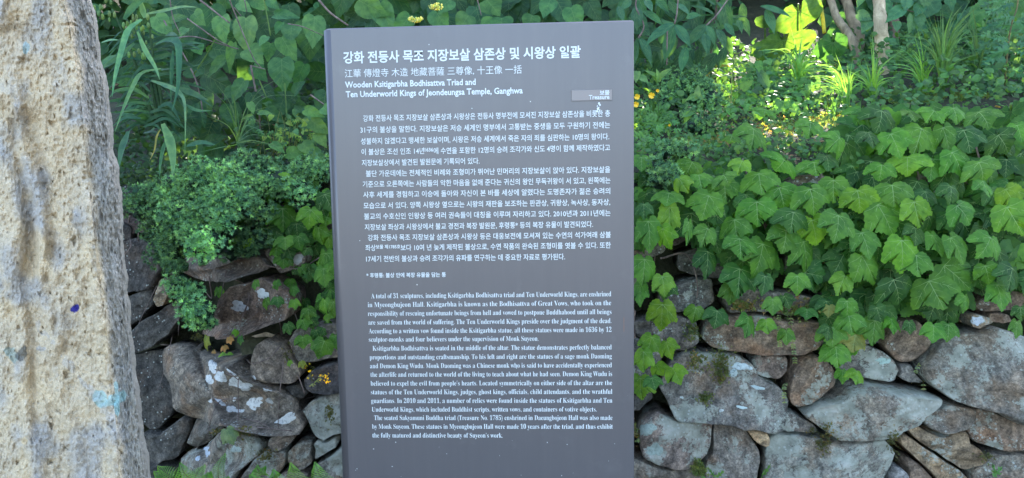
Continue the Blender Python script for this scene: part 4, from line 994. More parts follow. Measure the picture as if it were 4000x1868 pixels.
for _ in range(150):
    px, py = rng.uniform(960, 1300), rng.uniform(690, 1340)
    if px < 1000 + (py - 740) * .40: continue
    y = hit(px, py)[0][1] - .03; s_ = rng.uniform(30, 60); an = rng.gauss(0, .5)
    hero(ivy2, 'ivy', idt, px, py, px + s_ * math.sin(an), py + s_ * math.cos(an), s_ * 1.3, y, vary(IVYD if rng.random() < .6 else IVY, .3), -.01, .4, nx=.35)
pet.build('leaf_stalks', LEAFA, ivy2)['kind'] = 'stuff'
sm = MB()
for path in [[(1150,-20),(1180,200),(1180,400),(1165,600),(1160,800),(1155,980)],[(830,90),(900,170),(905,300),(880,500),(880,650),(860,800),(790,990),(780,1203)],[(1240,170),(1150,290),(1080,360),(980,390),(930,350)],[(1270,30),(1290,150),(1250,290)],[(1000,860),(1250,870),(1330,880),(1460,840)],[(1290,470),(1330,600),(1350,640),(1500,620)],[(880,650),(760,660),(700,760),(650,920)],[(1010,20),(905,140)],[(950,-30),(890,120)],[(720,440),(820,460),(880,500)],[(860,760),(1000,820),(1100,870)]]:
    sm = MB(); tube(sm, catmull([cling(*z7(p), .010) for p in path], 8), .0024, .0016, 5); sm.build('stem', TWIG, ivy2)
for path in [[(880,840),(830,1010)],[(880,880),(1050,910)],[(1060,980),(1060,1060),(990,1200)],[(1170,750),(1330,790),(1450,800)],[(1620,700),(1480,790)],[(820,290),(940,360),(1010,400),(1070,440)],[(760,870),(755,1030),(700,970)]]:
    sm = MB(); tube(sm, catmull([cling(*z8(p), .014) for p in path], 8), .0028, .0016, 5); sm.build('stem', TWIG, ivy2)
# dry roots hanging in the dark corner
hb = MB()
for path in [[(445,20),(440,150),(400,350),(330,530),(310,590)],[(440,-100),(450,60),(445,200)],[(300,240),(520,250)],[(340,560),(440,740)],[(200,-80),(240,40),(160,200)],[(270,-160),(190,60),(170,180)]]:
    tube(hb, catmull([cling(*z7(p), .02) for p in path], 8), .0018, .0009, 5)
for path in [[(395,550),(400,680),(440,850),(520,1020)],[(150,380),(180,520),(150,620),(110,740)],[(205,440),(190,560)],[(360,400),(360,560)]]:
    tube(hb, catmull([cling(*z8(p), .05) for p in path], 8), .0032, .0016, 5)
tag(hb.build('dry_roots', TWIG), 'thin dry roots and twigs hanging over the dark stones beside the rock', 'roots')

# ---- creeping juniper
def rosette(mb, p, nrm, r, col, n=8):
    nrm = Vector(nrm).normalized(); a = nrm.orthogonal().normalized(); b = nrm.cross(a); V = []; f = []
    p = Vector(p); ph = rng.uniform(0, 6.28)
    for k in range(n):
        t = ph + 6.283 * k / n + rng.uniform(-.3, .3); el = rng.uniform(.2, 1.25)
        d = (a * math.cos(t) + b * math.sin(t)) * math.cos(el) + nrm * math.sin(el); s_ = d.cross(nrm)
        if s_.length < 1e-3: s_ = a
        s_.normalize(); L = r * rng.uniform(.7, 1.15); w_ = r * .13; i = len(V)
        V += [p - s_ * w_, p + s_ * w_, p + d * L * .6 + s_ * w_ * .8 , p + d * L, p + d * L * .6 - s_ * w_ * .8]; f += [(i, i+1, i+2, i+3, i+4)]
    mb.add([tuple(v) for v in V], f, 0, col)
JUN = (.125, .28, .125); JUNL = (.22, .43, .15); JUND = (.06, .155, .085)
def juniper(label, blobs, group, tip=()):
    """blobs: (cx, cy, rx, ry, y, bulge, brightness) ellipses of spiky sprigs in photo pixels."""
    c0 = P(blobs[0][0], blobs[0][1], blobs[0][4] + .1); root = empty('creeping_juniper', tuple(c0))
    tag(root, label, 'juniper', group); fol = MB(); core = MB(); br = MB()
    for cx, cy, rx, ry, y, bu, lv in blobs:
        # lumpy sprays: sub-clumps
        n = int(rx * ry / 260); clumps = []
        for _ in range(max(5, n)):
            a, r = rng.uniform(0, 6.28), math.sqrt(rng.random()); clumps.append((cx + rx * r * math.cos(a), cy + ry * r * math.sin(a), r))
        q0 = P(cx, cy + ry * .2, y + .1)
        for x, yy, r in clumps:
            d0 = y - bu * math.sqrt(max(0, 1 - r * r)) + rng.uniform(-.02, .02); c = P(x, yy, d0); s_ = rng.uniform(.022, .045)
            ax = Vector((rng.gauss(0, .4), -.7, rng.uniform(-.5, .5))).normalized()
            if rng.random() < .25: tube(br, catmull([q0, (q0 + c) / 2 + [0, 0, -.02], c + [0, .02, 0]], 4), .004, .002, 5)
            cl = lv * rng.uniform(.75, 1.3)  # lit lumps of the mat are put into the needle colour
            for _ in range(0):
                v = Vector((rng.gauss(0, 1), rng.gauss(0, 1), rng.gauss(0, 1))).normalized()
                if v.y > .5: v.y *= -1
                p = Vector(c) + Vector((v.x * s_ * 1.3, v.y * s_ * .7, v.z * s_))
                k = rng.random(); base = JUN if k < .6 else (JUNL if k < .8 else JUND)
                rosette(fol, p, (v + ax * .6 + Vector((0, 0, .4))), rng.uniform(.012, .018), tuple(q * cl * rng.uniform(.85, 1.15) for q in base))
            NJ = 26; v = unit(NR.normal(size=(NJ, 3))); v[:, 1] = np.where(v[:, 1] > .5, -v[:, 1], v[:, 1]); kk = NR.random(NJ)[:, None]
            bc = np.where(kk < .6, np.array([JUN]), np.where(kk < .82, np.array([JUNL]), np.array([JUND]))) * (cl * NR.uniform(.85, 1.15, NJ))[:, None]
            rosette_batch(fol, c + v * [s_ * 1.3, s_ * .7, s_], v + np.array(ax) * .6 + [0, 0, .4], NR.uniform(.011, .016, NJ), bc)
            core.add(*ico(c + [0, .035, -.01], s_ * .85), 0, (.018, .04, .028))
    fo = fol.build('foliage', NEEDLE, root, smooth=False); fo['kind'] = 'stuff'
    co = core.build('inner_foliage', LEAFA, root); co['kind'] = 'stuff'
    if br.n: br.build('branches', TWIG, root)
    return root
def ico(c, r):
    V = []; f = []
    for j in range(4):
        ph = math.pi * (j + .5) / 4
        for k in range(6):
            t = 6.283 * k / 6 + j * .5; q = r * rng.uniform(.75, 1.1)
            V.append((c[0] + q * math.sin(ph) * math.cos(t), c[1] + q * math.sin(ph) * math.sin(t), c[2] + q * math.cos(ph)))
    f = [(j*6+k, j*6+(k+1) % 6, (j+1)*6+(k+1) % 6, (j+1)*6+k) for j in range(3) for k in range(6)] + [tuple(range(6))[::-1], tuple(range(18, 24))]
    return V, f
JB = []
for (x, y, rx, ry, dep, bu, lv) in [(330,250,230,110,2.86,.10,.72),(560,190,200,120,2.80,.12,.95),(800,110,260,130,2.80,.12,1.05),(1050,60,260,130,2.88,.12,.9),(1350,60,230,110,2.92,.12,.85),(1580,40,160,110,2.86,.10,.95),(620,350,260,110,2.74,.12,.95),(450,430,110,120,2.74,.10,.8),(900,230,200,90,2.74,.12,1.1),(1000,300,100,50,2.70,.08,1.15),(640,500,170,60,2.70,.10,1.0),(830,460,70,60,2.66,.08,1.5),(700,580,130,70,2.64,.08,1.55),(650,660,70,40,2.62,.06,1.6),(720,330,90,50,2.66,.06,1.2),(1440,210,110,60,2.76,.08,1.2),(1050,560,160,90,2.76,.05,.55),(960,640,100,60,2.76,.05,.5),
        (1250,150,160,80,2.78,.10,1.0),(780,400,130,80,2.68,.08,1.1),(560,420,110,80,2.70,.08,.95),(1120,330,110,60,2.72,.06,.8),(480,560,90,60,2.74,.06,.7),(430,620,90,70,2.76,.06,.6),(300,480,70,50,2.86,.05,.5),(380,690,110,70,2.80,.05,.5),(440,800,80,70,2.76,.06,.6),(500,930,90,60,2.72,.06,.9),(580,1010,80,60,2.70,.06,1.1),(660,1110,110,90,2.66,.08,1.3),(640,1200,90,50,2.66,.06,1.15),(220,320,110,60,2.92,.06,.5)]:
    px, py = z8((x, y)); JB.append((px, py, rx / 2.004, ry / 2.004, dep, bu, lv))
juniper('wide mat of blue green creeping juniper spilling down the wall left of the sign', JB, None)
def jb(l): return [(z9((x, y))[0], z9((x, y))[1], rx / 2.005, ry / 2.005, dep, bu, lv) for x, y, rx, ry, dep, bu, lv in l]
juniper('rounded juniper mound on the bank top beside the yellow flowers', jb([(600,640,200,95,3.75,.15,.9),(480,690,130,110,3.7,.1,.95),(740,720,100,100,3.65,.1,.95),(780,800,90,70,3.55,.1,1.0),(420,760,80,70,3.65,.08,.85),(600,800,120,60,3.8,.05,.35)]), None)
juniper('low juniper tuft just below the rounded mound on the bank edge', jb([(690,960,110,85,3.3,.1,.95),(620,900,70,50,3.35,.06,.8)]), None)
juniper('two small juniper tufts at the right edge of the sign above the ivy', jb([(450,1190,130,50,2.85,.08,.9),(390,1390,100,65,2.76,.07,.85),(350,1330,60,40,2.78,.05,.7)]), None)

CORR = []      # gaps cut in the leaves so sun reaches chosen spots on the bank
for px, py, y, r in [(3050,180,4.5,.36),(3120,70,4.3,.28),(2960,170,4.5,.18),(3185,140,4.5,.18),(3195,30,4.6,.16),(2860,330,3.9,.06),(2850,430,3.6,.05),(3030,275,4.0,.09),(3090,300,3.9,.06),(2980,330,3.8,.04),(2815,320,3.9,.05),(2960,30,4.2,.05),(2920,10,4.0,.06),(2780,660,2.9,.03),
        (800,460,3.9,.05),(840,510,3.9,.04),(860,480,3.7,.03),(770,505,3.8,.04),(720,300,4.2,.03),(880,290,4.2,.03),(640,70,4.2,.03),(745,90,4.2,.03),(1110,135,4.0,.03),(895,560,3.6,.03),(500,480,3.9,.02),(590,490,3.8,.02),(830,420,4.0,.03),(960,250,4.0,.03),(1000,320,4.0,.02),(3790,340,3.7,.04),(3990,290,3.9,.05),(4000,330,3.6,.04),(2620,60,4.1,.03),(2630,90,4.2,.02)]:
    CORR.append((P(px, py, y), r))
CP = np.array([c for c, r in CORR]); CRr = np.array([r for c, r in CORR]); SV = np.array(SUN)
def vblocked(p, extra):
    out = np.zeros(len(p), bool)
    for c, r in zip(CP, CRr):
        d = p - c; t = d @ SV; out |= (t > .12) & (np.linalg.norm(d - t[:, None] * SV, axis=1) < r + extra)
    return out
def blocked(p, extra=.0): return bool(vblocked(np.asarray(p, float)[None], extra)[0])

# ------------------------------------------------------------------ plants on the bank (left)
SHR = (.062, .165, .058); SHRD = (.034, .098, .042); SHRL = (.10, .22, .075)
def ribbon(mb, path, w, nrm=(0, -1, .2), col=(1, 1, 1), fold=.25, taper=(.4, 1, 0), mat=0):
    path = np.asarray(path); n = len(path); T = np.gradient(path, axis=0); T /= np.linalg.norm(T, axis=1)[:, None] + 1e-9; nrm = np.asarray(nrm, float); V = []
    for i in range(n):
        t = i / (n - 1); ww = w * (taper[0] + (taper[1] - taper[0]) * min(1, t / .3)) if t < .3 else w * (taper[1] + (taper[2] - taper[1]) * ((t - .3) / .7) ** 1.6)
        s_ = np.cross(T[i], nrm); s_ /= np.linalg.norm(s_) + 1e-9; u_ = np.cross(s_, T[i])
        V += [path[i] - s_ * ww / 2 - u_ * ww * fold * .5 * 0 , path[i] - u_ * ww * fold, path[i] + s_ * ww / 2]
    f = []
    for i in range(n - 1): a = 3 * i; f += [(a, a+1, a+4, a+3), (a+1, a+2, a+5, a+4)]
    mb.add(V, f, mat, col)
LILY = (.055, .145, .075); LILYL = (.12, .26, .13)
lily = empty('lily_plant', tuple(P(640, 760, 3.0))); tag(lily, 'tall lily with long arching strap leaves and green buds beside the rock', 'lily')
def blade(parent, cv, pts, w, y0, y1=None, col=LILY, name='leaf', mat=None, fold=.22):
    y1 = y0 if y1 is None else y1; n = len(pts); path = []
    for i, p in enumerate(pts):
        px, py = cv(p); path.append(P(px, py, y0 + (y1 - y0) * i / (n - 1)))
    sc_ = cv((1, 0))[0] - cv((0, 0))[0]; mb = MB(); ribbon(mb, catmull(path, 6), w * sc_ * y0 / F, (rng.uniform(-.3, .3), -1, rng.uniform(.1, .7)), (1, 1, 1), fold)
    o = mb.build(name, LEAF, None); o.parent = parent; o.matrix_parent_inverse = Matrix.Translation(parent.location).inverted(); o.color = tuple(col) + (1,); return o
for pts, w, y0, y1, c in [([(350,130),(260,200),(210,350),(170,520),(150,660)],30,2.75,2.6,LILYL),([(320,210),(370,330),(440,450),(475,545)],26,2.8,2.65,LILYL),([(440,300),(520,265),(590,290),(600,420),(590,600),(550,760)],36,2.85,2.65,LILY),([(480,460),(350,490),(290,580),(230,720),(165,900)],34,2.85,2.6,LILYL),([(410,540),(500,570),(600,620),(640,720),(640,1060)],24,2.8,2.6,LILYL),([(490,830),(540,950),(560,1080),(555,1200)],48,2.7,2.6,LILYL),([(560,880),(500,980),(475,1100),(470,1200)],28,2.72,2.6,LILY),([(260,880),(215,1000),(195,1140)],42,2.75,2.65,LILY),([(370,95),(500,70),(620,45),(730,50)],22,2.85,2.7,LILYL),([(370,120),(352,50),(340,-20)],36,2.8,2.8,LILYL),([(230,130),(280,60),(350,0),(400,-30)],38,2.75,2.8,LILY),([(180,370),(130,390),(60,460),(30,560)],24,2.7,2.6,LILY),([(600,590),(700,630),(800,675)],36,2.9,2.8,LILY),([(650,980),(750,955),(850,975)],30,2.85,2.8,LILY),([(560,340),(550,500),(545,700)],20,2.9,2.8,LILY),([(300,290),(200,380),(110,440),(90,470)],30,2.85,2.7,LILY),([(400,660),(300,600),(180,610),(130,660)],22,2.9,2.8,LILY),([(430,700),(300,690),(170,720)],24,2.95,2.8,LILY),([(430,760),(300,740),(150,770)],22,2.95,2.8,LILY),([(80,285),(140,268),(200,270)],16,2.8,2.7,LILYL),([(640,700),(720,740),(830,745)],18,2.9,2.8,LILY)]:
    blade(lily, z3, pts, w * 1.35, y0, y1, vary(c, .12))
blade(lily, z3, [(475,870),(450,920),(435,1010),(400,1085)], 16, 2.65, 2.6, (.24, .22, .06))['label'] = 'withered yellow leaf'
for _ in range(105):
    x, y = rng.uniform(330, 520), rng.uniform(250, 900); s_ = rng.choice((-1, 1)); L = rng.uniform(120, 320)
    dz = rng.uniform(-60, 120)
    blade(lily, z3, [(x, y), (x + s_ * L * .5, y - rng.uniform(0, 70)), (x + s_ * L, y + dz)], rng.uniform(22, 40), 3.0 + rng.uniform(-.1, .2), 2.9, vary((.036, .10, .058), .25))
stl = MB()
for path in [[(480,900),(420,600),(370,300),(330,120)],[(450,860),(350,560),(260,300),(150,60)],[(520,900),(470,600),(430,400),(390,60)],[(500,900),(440,560),(380,330),(240,120)]]:
    tube(stl, catmull([P(*z3(p), 2.98 - .03 * i) for i, p in enumerate(path)], 6), .008, .004, 6, 0, (.045, .10, .05))
stl.build('stem', LEAFA, lily)
for k in range(44):
    cx, cy = z3((rng.gauss(330, 55), rng.gauss(170, 60))) if k < 30 else z3((rng.gauss(110, 50), rng.gauss(60, 35)))
    if k % 5 == 4: cx, cy = z3((rng.uniform(260, 380), rng.uniform(340, 390)))
    c = P(cx, cy, 2.78 + rng.uniform(-.04, .08)); mb = MB(); r = rng.uniform(.006, .011)
    V = []; 
    for j in range(5):
        ph = math.pi * (j + .5) / 5
        for q in range(6): t = 6.283 * q / 6; V.append((r * .7 * math.sin(ph) * math.cos(t), r * .7 * math.sin(ph) * math.sin(t), r * 1.3 * math.cos(ph)))
    mb.add(V, [(j*6+q, j*6+(q+1) % 6, (j+1)*6+(q+1) % 6, (j+1)*6+q) for j in range(4) for q in range(6)] + [tuple(range(6))[::-1], tuple(range(24, 30))], 0, vary((.13, .22, .09), .2))
    o = mb.build('bud', LEAFA, None); o.parent = lily; o.location = Vector(c) - lily.location

# broad-leaved shrub behind
shrub = empty('broad_leaf_shrub', tuple(P(1150, 640, 3.7))); tag(shrub, 'shrub with large heart shaped toothed leaves and bare twigs, behind the sign at left', 'shrub')
for a in [(1050,120,1035,350,190),(1290,395,1285,605,185),(1290,250,1380,395,135),(1215,290,1185,395,105),(1190,245,1135,297,62),(1240,100,1390,95,85),(1040,540,940,680,140),(890,110,880,275,150),(440,110,545,230,130),(910,390,778,500,90),(965,290,925,475,72),(1440,430,1370,575,120),(1510,110,1500,312,150),(1360,170,1340,270,140),(1290,150,1240,215,70),(1080,680,1100,755,60),(1180,690,1190,740,80),(700,90,760,160,110),(1200,-10,1255,52,80),(1100,0,1190,60,90),(1000,20,1080,70,80),(650,190,600,230,70),(720,310,740,350,90),(1100,440,1180,540,110),(1060,330,1150,400,150),(540,140,640,100,80),(1400,700,1440,760,80),(1450,780,1530,800,120),(1560,800,1600,860,90),(1480,880,1520,930,120),(1590,900,1600,970,80)]:
    k = rng.random(); y = 3.25 + rng.uniform(0, .25)
    hero(shrub, 'heart', z3, *a, y, vary(SHR if k < .7 else SHRL, .15), -.04, .35, nx=.25)
for a in [(1530,90,1545,200,120),(1480,20,1530,120,110),(1400,0,1500,60,130),(1600,60,1540,150,90),(1700,40,1740,110,110),(1830,60,1790,120,100),(1960,70,1960,130,110),(2080,60,2060,110,90),(1900,0,1950,50,120),(2150,0,2120,60,90),(1760,0,1700,40,100),(2230,30,2260,120,100),(1880,90,1980,130,90)]:
    hero(shrub, 'heart', idt, *[v for v in a[:4]], a[4] * .8, 3.3 + rng.uniform(0, .2), vary(SHR, .2), -.04, .35)
for _ in range(150):
    px, py = rng.uniform(560, 2460), rng.uniform(-80, 420)
    if px > 1280 and py > 140: py = rng.uniform(-80, 140)
    s_ = rng.uniform(80, 150); an = rng.gauss(0, .9); yq = rng.uniform(3.55, 4.2)
    if blocked(P(px, py, yq), .05): continue
    hero(shrub, 'heart', idt, px, py, px + s_ * math.sin(an), py + s_ * math.cos(an), s_ * rng.uniform(.7, .9), yq, vary(SHRD, .3), -.04, .3, nx=.4)
for _ in range(70):
    px, py = rng.uniform(560, 1290), rng.uniform(330, 600); s_ = rng.uniform(50, 105); an = rng.gauss(0, 1.0); yq = rng.uniform(3.2, 3.5)
    if blocked(P(px, py, yq), .03): continue
    hero(shrub, 'heart', idt, px, py, px + s_ * math.sin(an), py + s_ * math.cos(an), s_ * rng.uniform(.6, .9), yq, vary(SHRD, .35), -.04, .3, nx=.45)
tw = MB()
for path, r in [([(740,0),(940,155)],.006),([(940,0),(960,50),(1040,250),(1100,390),(1150,455)],.004),([(565,275),(620,250),(720,250),(890,300),(1000,330)],.004),([(655,125),(760,200),(860,270),(940,310)],.004),([(1330,160),(1430,180),(1570,240)],.003),([(1480,635),(1600,720)],.005),([(1040,0),(1055,80)],.003),([(1075,440),(1180,465)],.003),([(970,50),(1020,110)],.003),([(540,0),(560,120),(610,230)],.003)]:
    tw = MB(); tube(tw, catmull([P(*z3(p), 3.18 + .02 * i) for i, p in enumerate(path)], 6), r * .8, r * .55, 6); tw.build('twig', TWIG, shrub)
for path, r in [([(1245,0),(1290,50),(1360,100)],.006),([(1860,-20),(1880,60)],.003),([(640,80),(760,300),(800,480)],.004),([(980,260),(1010,420),(1020,560)],.005)]:
    tw = MB(); tube(tw, catmull([P(*p, 3.4) for p in path], 6), r, r * .7, 6); tw.build('twig', TWIG, shrub)
gs = MB()
for path in [[(1170,0),(1190,100),(1215,240)],[(850,250),(790,360),(700,500)],[(1140,540),(1190,660)],[(1310,560),(1325,800)]]:
    gs = MB(); tube(gs, catmull([P(*z3(p), 3.22) for p in path], 6), .0035, .003, 6, 0, (.10, .18, .06)); gs.build('stem', LEAFA, shrub)
# cream flower buds above the sign
def flower_head(label, cx, cy, rx, ry, y, par=None):
    root = empty('flower_head', tuple(P(cx, cy + ry, y))); tag(root, label, 'flower', 'cream bud clusters above the sign'); mb = MB()
    for _ in range(70):
        a, r = rng.uniform(0, 6.28), math.sqrt(rng.random()); c = P(cx + rx * r * math.cos(a), cy + ry * r * math.sin(a) * (1), y + rng.uniform(-.02, .02)); s_ = rng.uniform(.0028, .005)
        V, f = ico(c, s_); mb.add(V, f, 0, vary((.50, .56, .26), .15))
    mb.build('petals', LEAFA, root)['kind'] = 'stuff'; st_ = MB(); tube(st_, catmull([P(cx, cy, y + .01), P(cx + 6, cy + ry * 1.6, y + .04)], 4), .002, .002, 5, 0, (.1, .18, .07)); st_.build('stem', LEAFA, root)
flower_head('cream bud cluster just above the top edge of the sign', 1623, 76, 29, 11, 3.0)
flower_head('cream bud cluster highest above the sign, near the top of the photo', 1703, 26, 28, 14, 3.05)
# yellow-green young plants in front of shrub, left of the sign
young = empty('leafy_seedlings', tuple(P(1150, 540, 2.95))); tag(young, 'bright yellow green leafy shoots growing above the juniper left of the sign', 'plant')
for _ in range(70):
    px, py = rng.gauss(1130, 75), rng.gauss(500, 38)
    if px > 1285: continue
    s_ = rng.uniform(18, 42); an = rng.uniform(-1.7, 1.7)
    hero(young, 'heart' if rng.random() < .4 else 'lobed', idt, px, py, px + s_ * math.sin(an), py + s_ * math.cos(an) * .6, s_ * .7, 2.95 + rng.uniform(-.1, .15), vary((.16, .27, .05) if rng.random() < .5 else (.07, .17, .06), .2), -.02, .8)
for a in [(1190,430,1260,450,45),(1215,470,1280,520,60),(1240,520,1270,570,50),(1180,560,1230,600,60),(1120,600,1190,590,55),(1060,560,1110,590,40),(1260,420,1290,440,50),(1205,590,1270,640,70),(975,400,990,440,32),(985,450,940,462,20),(1010,440,1060,440,26)]:
    hero(young, 'heart', idt, *a, 2.85, vary((.09, .2, .06), .15), -.03, .6)
ym = MB()
for k in range(26):
    px = rng.uniform(1000, 1280); b = P(px, 620, 3.0); t = P(px + rng.gauss(0, 25), rng.uniform(430, 540), 2.95); tube(ym, catmull([b, (b + t) / 2 + [rng.uniform(-.02, .02), 0, 0], t], 4), .0018, .0012, 4, 0, (.13, .17, .07))
ym.build('stems', LEAFA, young)['kind'] = 'stuff'

# ------------------------------------------------------------------ plants on the bank (right)
STR = (.050, .145, .075)
sh2 = empty('glossy_shrub', tuple(P(2600, 300, 3.9))); tag(sh2, 'dark shrub with long pointed drooping leaves right behind the top corner of the sign', 'shrub')
for a in [(470,190,232,302,88),(465,215,383,465,92),(475,195,605,345,80),(720,195,563,340,80),(190,298,314,472,76),(175,305,160,510,52),(170,60,187,208,92),(225,90,388,172,60),(30,50,75,150,60),(800,230,888,352,72),(700,260,745,405,74),(1140,50,1398,98,62),(1185,75,1266,240,76),(560,370,520,552,72),(865,185,942,275,52),(720,200,800,330,60),(480,30,600,90,60),(330,0,420,70,60),(560,140,660,100,60),(960,160,1010,230,50),(130,0,60,60,60),(240,0,300,60,60)]:
    hero(sh2, 'ellip', z9, *a, 3.35 + rng.uniform(0, .25), vary(STR, .18), -.05, .5, nx=.25)
for _ in range(110):
    px, py = rng.uniform(2440, 3060), rng.uniform(-60, 300); s_ = rng.uniform(60, 120); an = rng.gauss(0, .8); yq = rng.uniform(3.7, 4.4)
    if blocked(P(px, py, yq), .05) or px > 2980: continue
    hero(sh2, 'ellip', idt, px, py, px + s_ * math.sin(an), py + s_ * math.cos(an), s_ * .42, yq, vary(SHRD, .3), -.04, .3, nx=.4)
st2 = MB()
for path in [[(470,190),(490,100),(500,-20)],[(190,300),(230,200),(170,60),(175,-20)],[(720,200),(800,120),(900,-20)],[(415,210),(410,510)]]:
    st2 = MB(); tube(st2, catmull([P(*z9(p), 3.5) for p in path], 6), .004, .003, 6); st2.build('twig', TWIG, sh2)
lst = empty('lily_stalk', tuple(P(2765, 345, 3.9))); tag(lst, 'single dark lily stalk with whorls of narrow pointed leaves right of the sign', 'lily')
mb = MB(); tube(mb, catmull([P(*z9(p), 3.9) for p in [(730,690),(740,540),(755,420),(775,300),(790,150),(805,0),(808,-60)]], 8), .007, .006, 8, 0, (.10, .085, .07)); mb.build('stem', LEAFA, lst)
for a in [(785,130,645,0,38),(790,120,538,126,16),(775,245,543,198,28),(790,160,1046,98,28),(850,140,990,196,34),(800,240,905,172,36),(815,90,846,162,44),(800,225,738,266,40),(805,60,900,-30,40),(800,40,700,-40,36),(812,180,742,250,32),(770,300,700,330,26),(760,420,700,470,28),(750,540,705,480,24),(748,548,720,600,22),(790,525,898,503,26),(800,20,860,60,26),(812,260,830,170,34)]:
    col = (.26, .24, .06) if a[:2] in ((790,525),(748,548)) else vary((.055, .14, .07), .15)
    hero(lst, 'lance', z9, *a, 3.87, col, -.05, .4)

def big(label, leaves, y, col, grp='butterbur leaves'):
    cv, a = leaves[0]; root = empty('butterbur', tuple(P(*cv((a[0], a[1] + 120)), y + .2))); tag(root, label, 'butterbur')
    for cv, a in leaves:
        hero(root, 'round', cv, *a, y, vary(col, .06), .06, .18, nx=.12)
        b = P(*cv(a[:2]), y + .02); t = P(cv(a[:2])[0], cv(a[:2])[1] + 90, y + .12); mb = MB(); tube(mb, catmull([b, t], 4), .005, .006, 6, 0, (.12, .2, .07)); mb.build('stalk', LEAFA, root)
BUT = (.085, .19, .045)
big('sunlit yellow green butterbur leaf, the lower and larger of the two glowing ones', [(z9, (1330,250,1340,480,520))], 4.5, BUT)
big('sunlit butterbur leaf glowing just above and behind the larger glowing leaf', [(z9, (1440,30,1480,250,420))], 4.3, BUT)
big('dark green butterbur leaf beside the base of the leaning trunks', [(z10, (210,270,200,500,270))], 4.25, (.04, .12, .045))
big('large pale butterbur leaf half hidden behind the grass right of the trunks', [(z10, (760,300,740,640,330))], 4.5, (.08, .21, .10))
big('tall pale butterbur leaves at the top right corner behind the mugwort', [(z10, (1440,-20,1440,280,300)), (z10, (1560,150,1500,480,340)), (z10,(1650,-60,1640,180,260))], 4.55, (.085, .22, .11))
big('broad dark butterbur leaf lying over the ivy at the right edge', [(z10, (1600,820,1600,1010,260))], 2.85, (.035, .10, .045))
big('butterbur leaf in shade left of the glowing leaves', [(z9, (1180,130,1150,230,130)), (z9, (1290,150,1290,260,180))], 4.62, (.045, .12, .05))

# tree trunks with their crowns out of the picture
def crown(mb, c, rx, ry, rz, n, size, col=(.04, .095, .03)):
    v = unit(NR.normal(size=(n, 3))) * (NR.random(n) ** .4)[:, None]; p = np.array(c) + v * [rx, ry, rz]
    p = p[~vblocked(p, size * .55)]; n = len(p); L = size * NR.uniform(.7, 1.25, n)
    cheap_batch(mb, p, NR.normal(size=(n, 3)) * [1, 1, .8] - [0, 0, .4], L, L * .75, NR.normal(size=(n, 3)) * [.6, .6, .1] + [0, 0, 1], nvary(col, n, .3))
def tree(label, cv, path, w, y, mat, cc, rc, n=2600, grp='trees on the bank'):
    pts = [P(*cv(p), y + .05 * i) for i, p in enumerate(path)]        # base -> up
    base = pts[0].copy(); bz = bank_z(base[0], base[1]) or base[2]; base[2] = min(base[2], bz) - .05
    top = pts[-1]; dirv = pts[-1] - pts[-2]; dirv /= np.linalg.norm(dirv)
    pts = [base] + pts + [top + dirv * .6, np.array(cc) * .5 + (top + dirv * .6) * .5, np.array(cc)]
    root = empty('tree', tuple(base)); tag(root, label, 'tree', grp); r = w / 2 / 2.005 * y / F; mb = MB(); pa = catmull(pts, 10); tube(mb, pa, r * 1.0, r * .5, 14, rough=.05)
    V = mb.v[-1]; nz = fbm(V * 14, 3, int(w)); V += (nz * r * .10)[:, None] * np.array([1, 1, 0])
    mb.build('trunk', mat, root); cm = MB(); crown(cm, cc, *rc, n, .26); o = cm.build('crown', LEAFA, root); o['kind'] = 'stuff'; lb = MB()
    for k in range(7):
        a = k * .9; e = np.array(cc) + [rc[0] * .7 * math.cos(a), rc[1] * .7 * math.sin(a), rc[2] * rng.uniform(-.3, .5)]; tube(lb, catmull([pa[-8], (pa[-8] + e) / 2 + [0, 0, .2], e], 4), r * .45, r * .12, 6)
    lb.build('limbs', mat, root)
tree('leaning grey brown tree trunk, leftmost of the four at top right', z10, [(385,400),(330,270),(245,150),(190,0)], 74, 4.5, BARK_DARK, (1.2, 6.2, 5.2), (1.9, 1.6, 1.5))
tree('slightly leaning mottled trunk just left of the pale trunk', z10, [(405,290),(350,120),(310,0)], 92, 4.7, BARK_DARK, (3.2, 6.6, 5.0), (1.9, 1.6, 1.5))
tree('pale barked upright trunk, brightest of the four at top right', z10, [(592,390),(578,150),(568,0)], 112, 4.45, BARK_PALE, (4.6, 6.0, 5.2), (1.9, 1.5, 1.6))
tree('reddish brown trunk right behind the pale one', z10, [(692,400),(690,200),(668,0)], 82, 4.7, bark_mat('red_bark', (.12, .08, .06), (.30, .2, .14)), (5.6, 7.4, 5.2), (2, 1.8, 1.8))
mt = [(-3.6, 7.2, 5.4), (-1.2, 6.8, 5.6), (-2.4, 9.0, 7.4), (.8, 9.2, 7.6), (3.4, 9.4, 7.8), (6.6, 9.2, 7.4), (-5.6, 8.4, 6.4), (8.6, 8.0, 6.0), (1.8, 8.0, 4.6), (-.4, 8.0, 4.4), (4.4, 8.2, 4.8)]  # unseen trees up the hill, added so their crowns block the sun
for i, c in enumerate(mt):
    b = (c[0], c[1] + .2, (bank_z(c[0], c[1] + .2) or 3) - .1); root = empty('tree', b); tag(root, 'unseen leafy tree added higher on the hill to shade the plants', 'tree', 'unseen shade trees higher up the hill')
    mb = MB(); tube(mb, catmull([b, (b[0] + .1, b[1], (b[2] + c[2]) / 2), c], 6), .12, .06, 10, rough=.06); mb.build('trunk', BARK_DARK, root)
    cm = MB(); crown(cm, c, 2.0, 1.3, 2.1, 2400, .30); cm.build('crown', LEAFA, root)['kind'] = 'stuff'

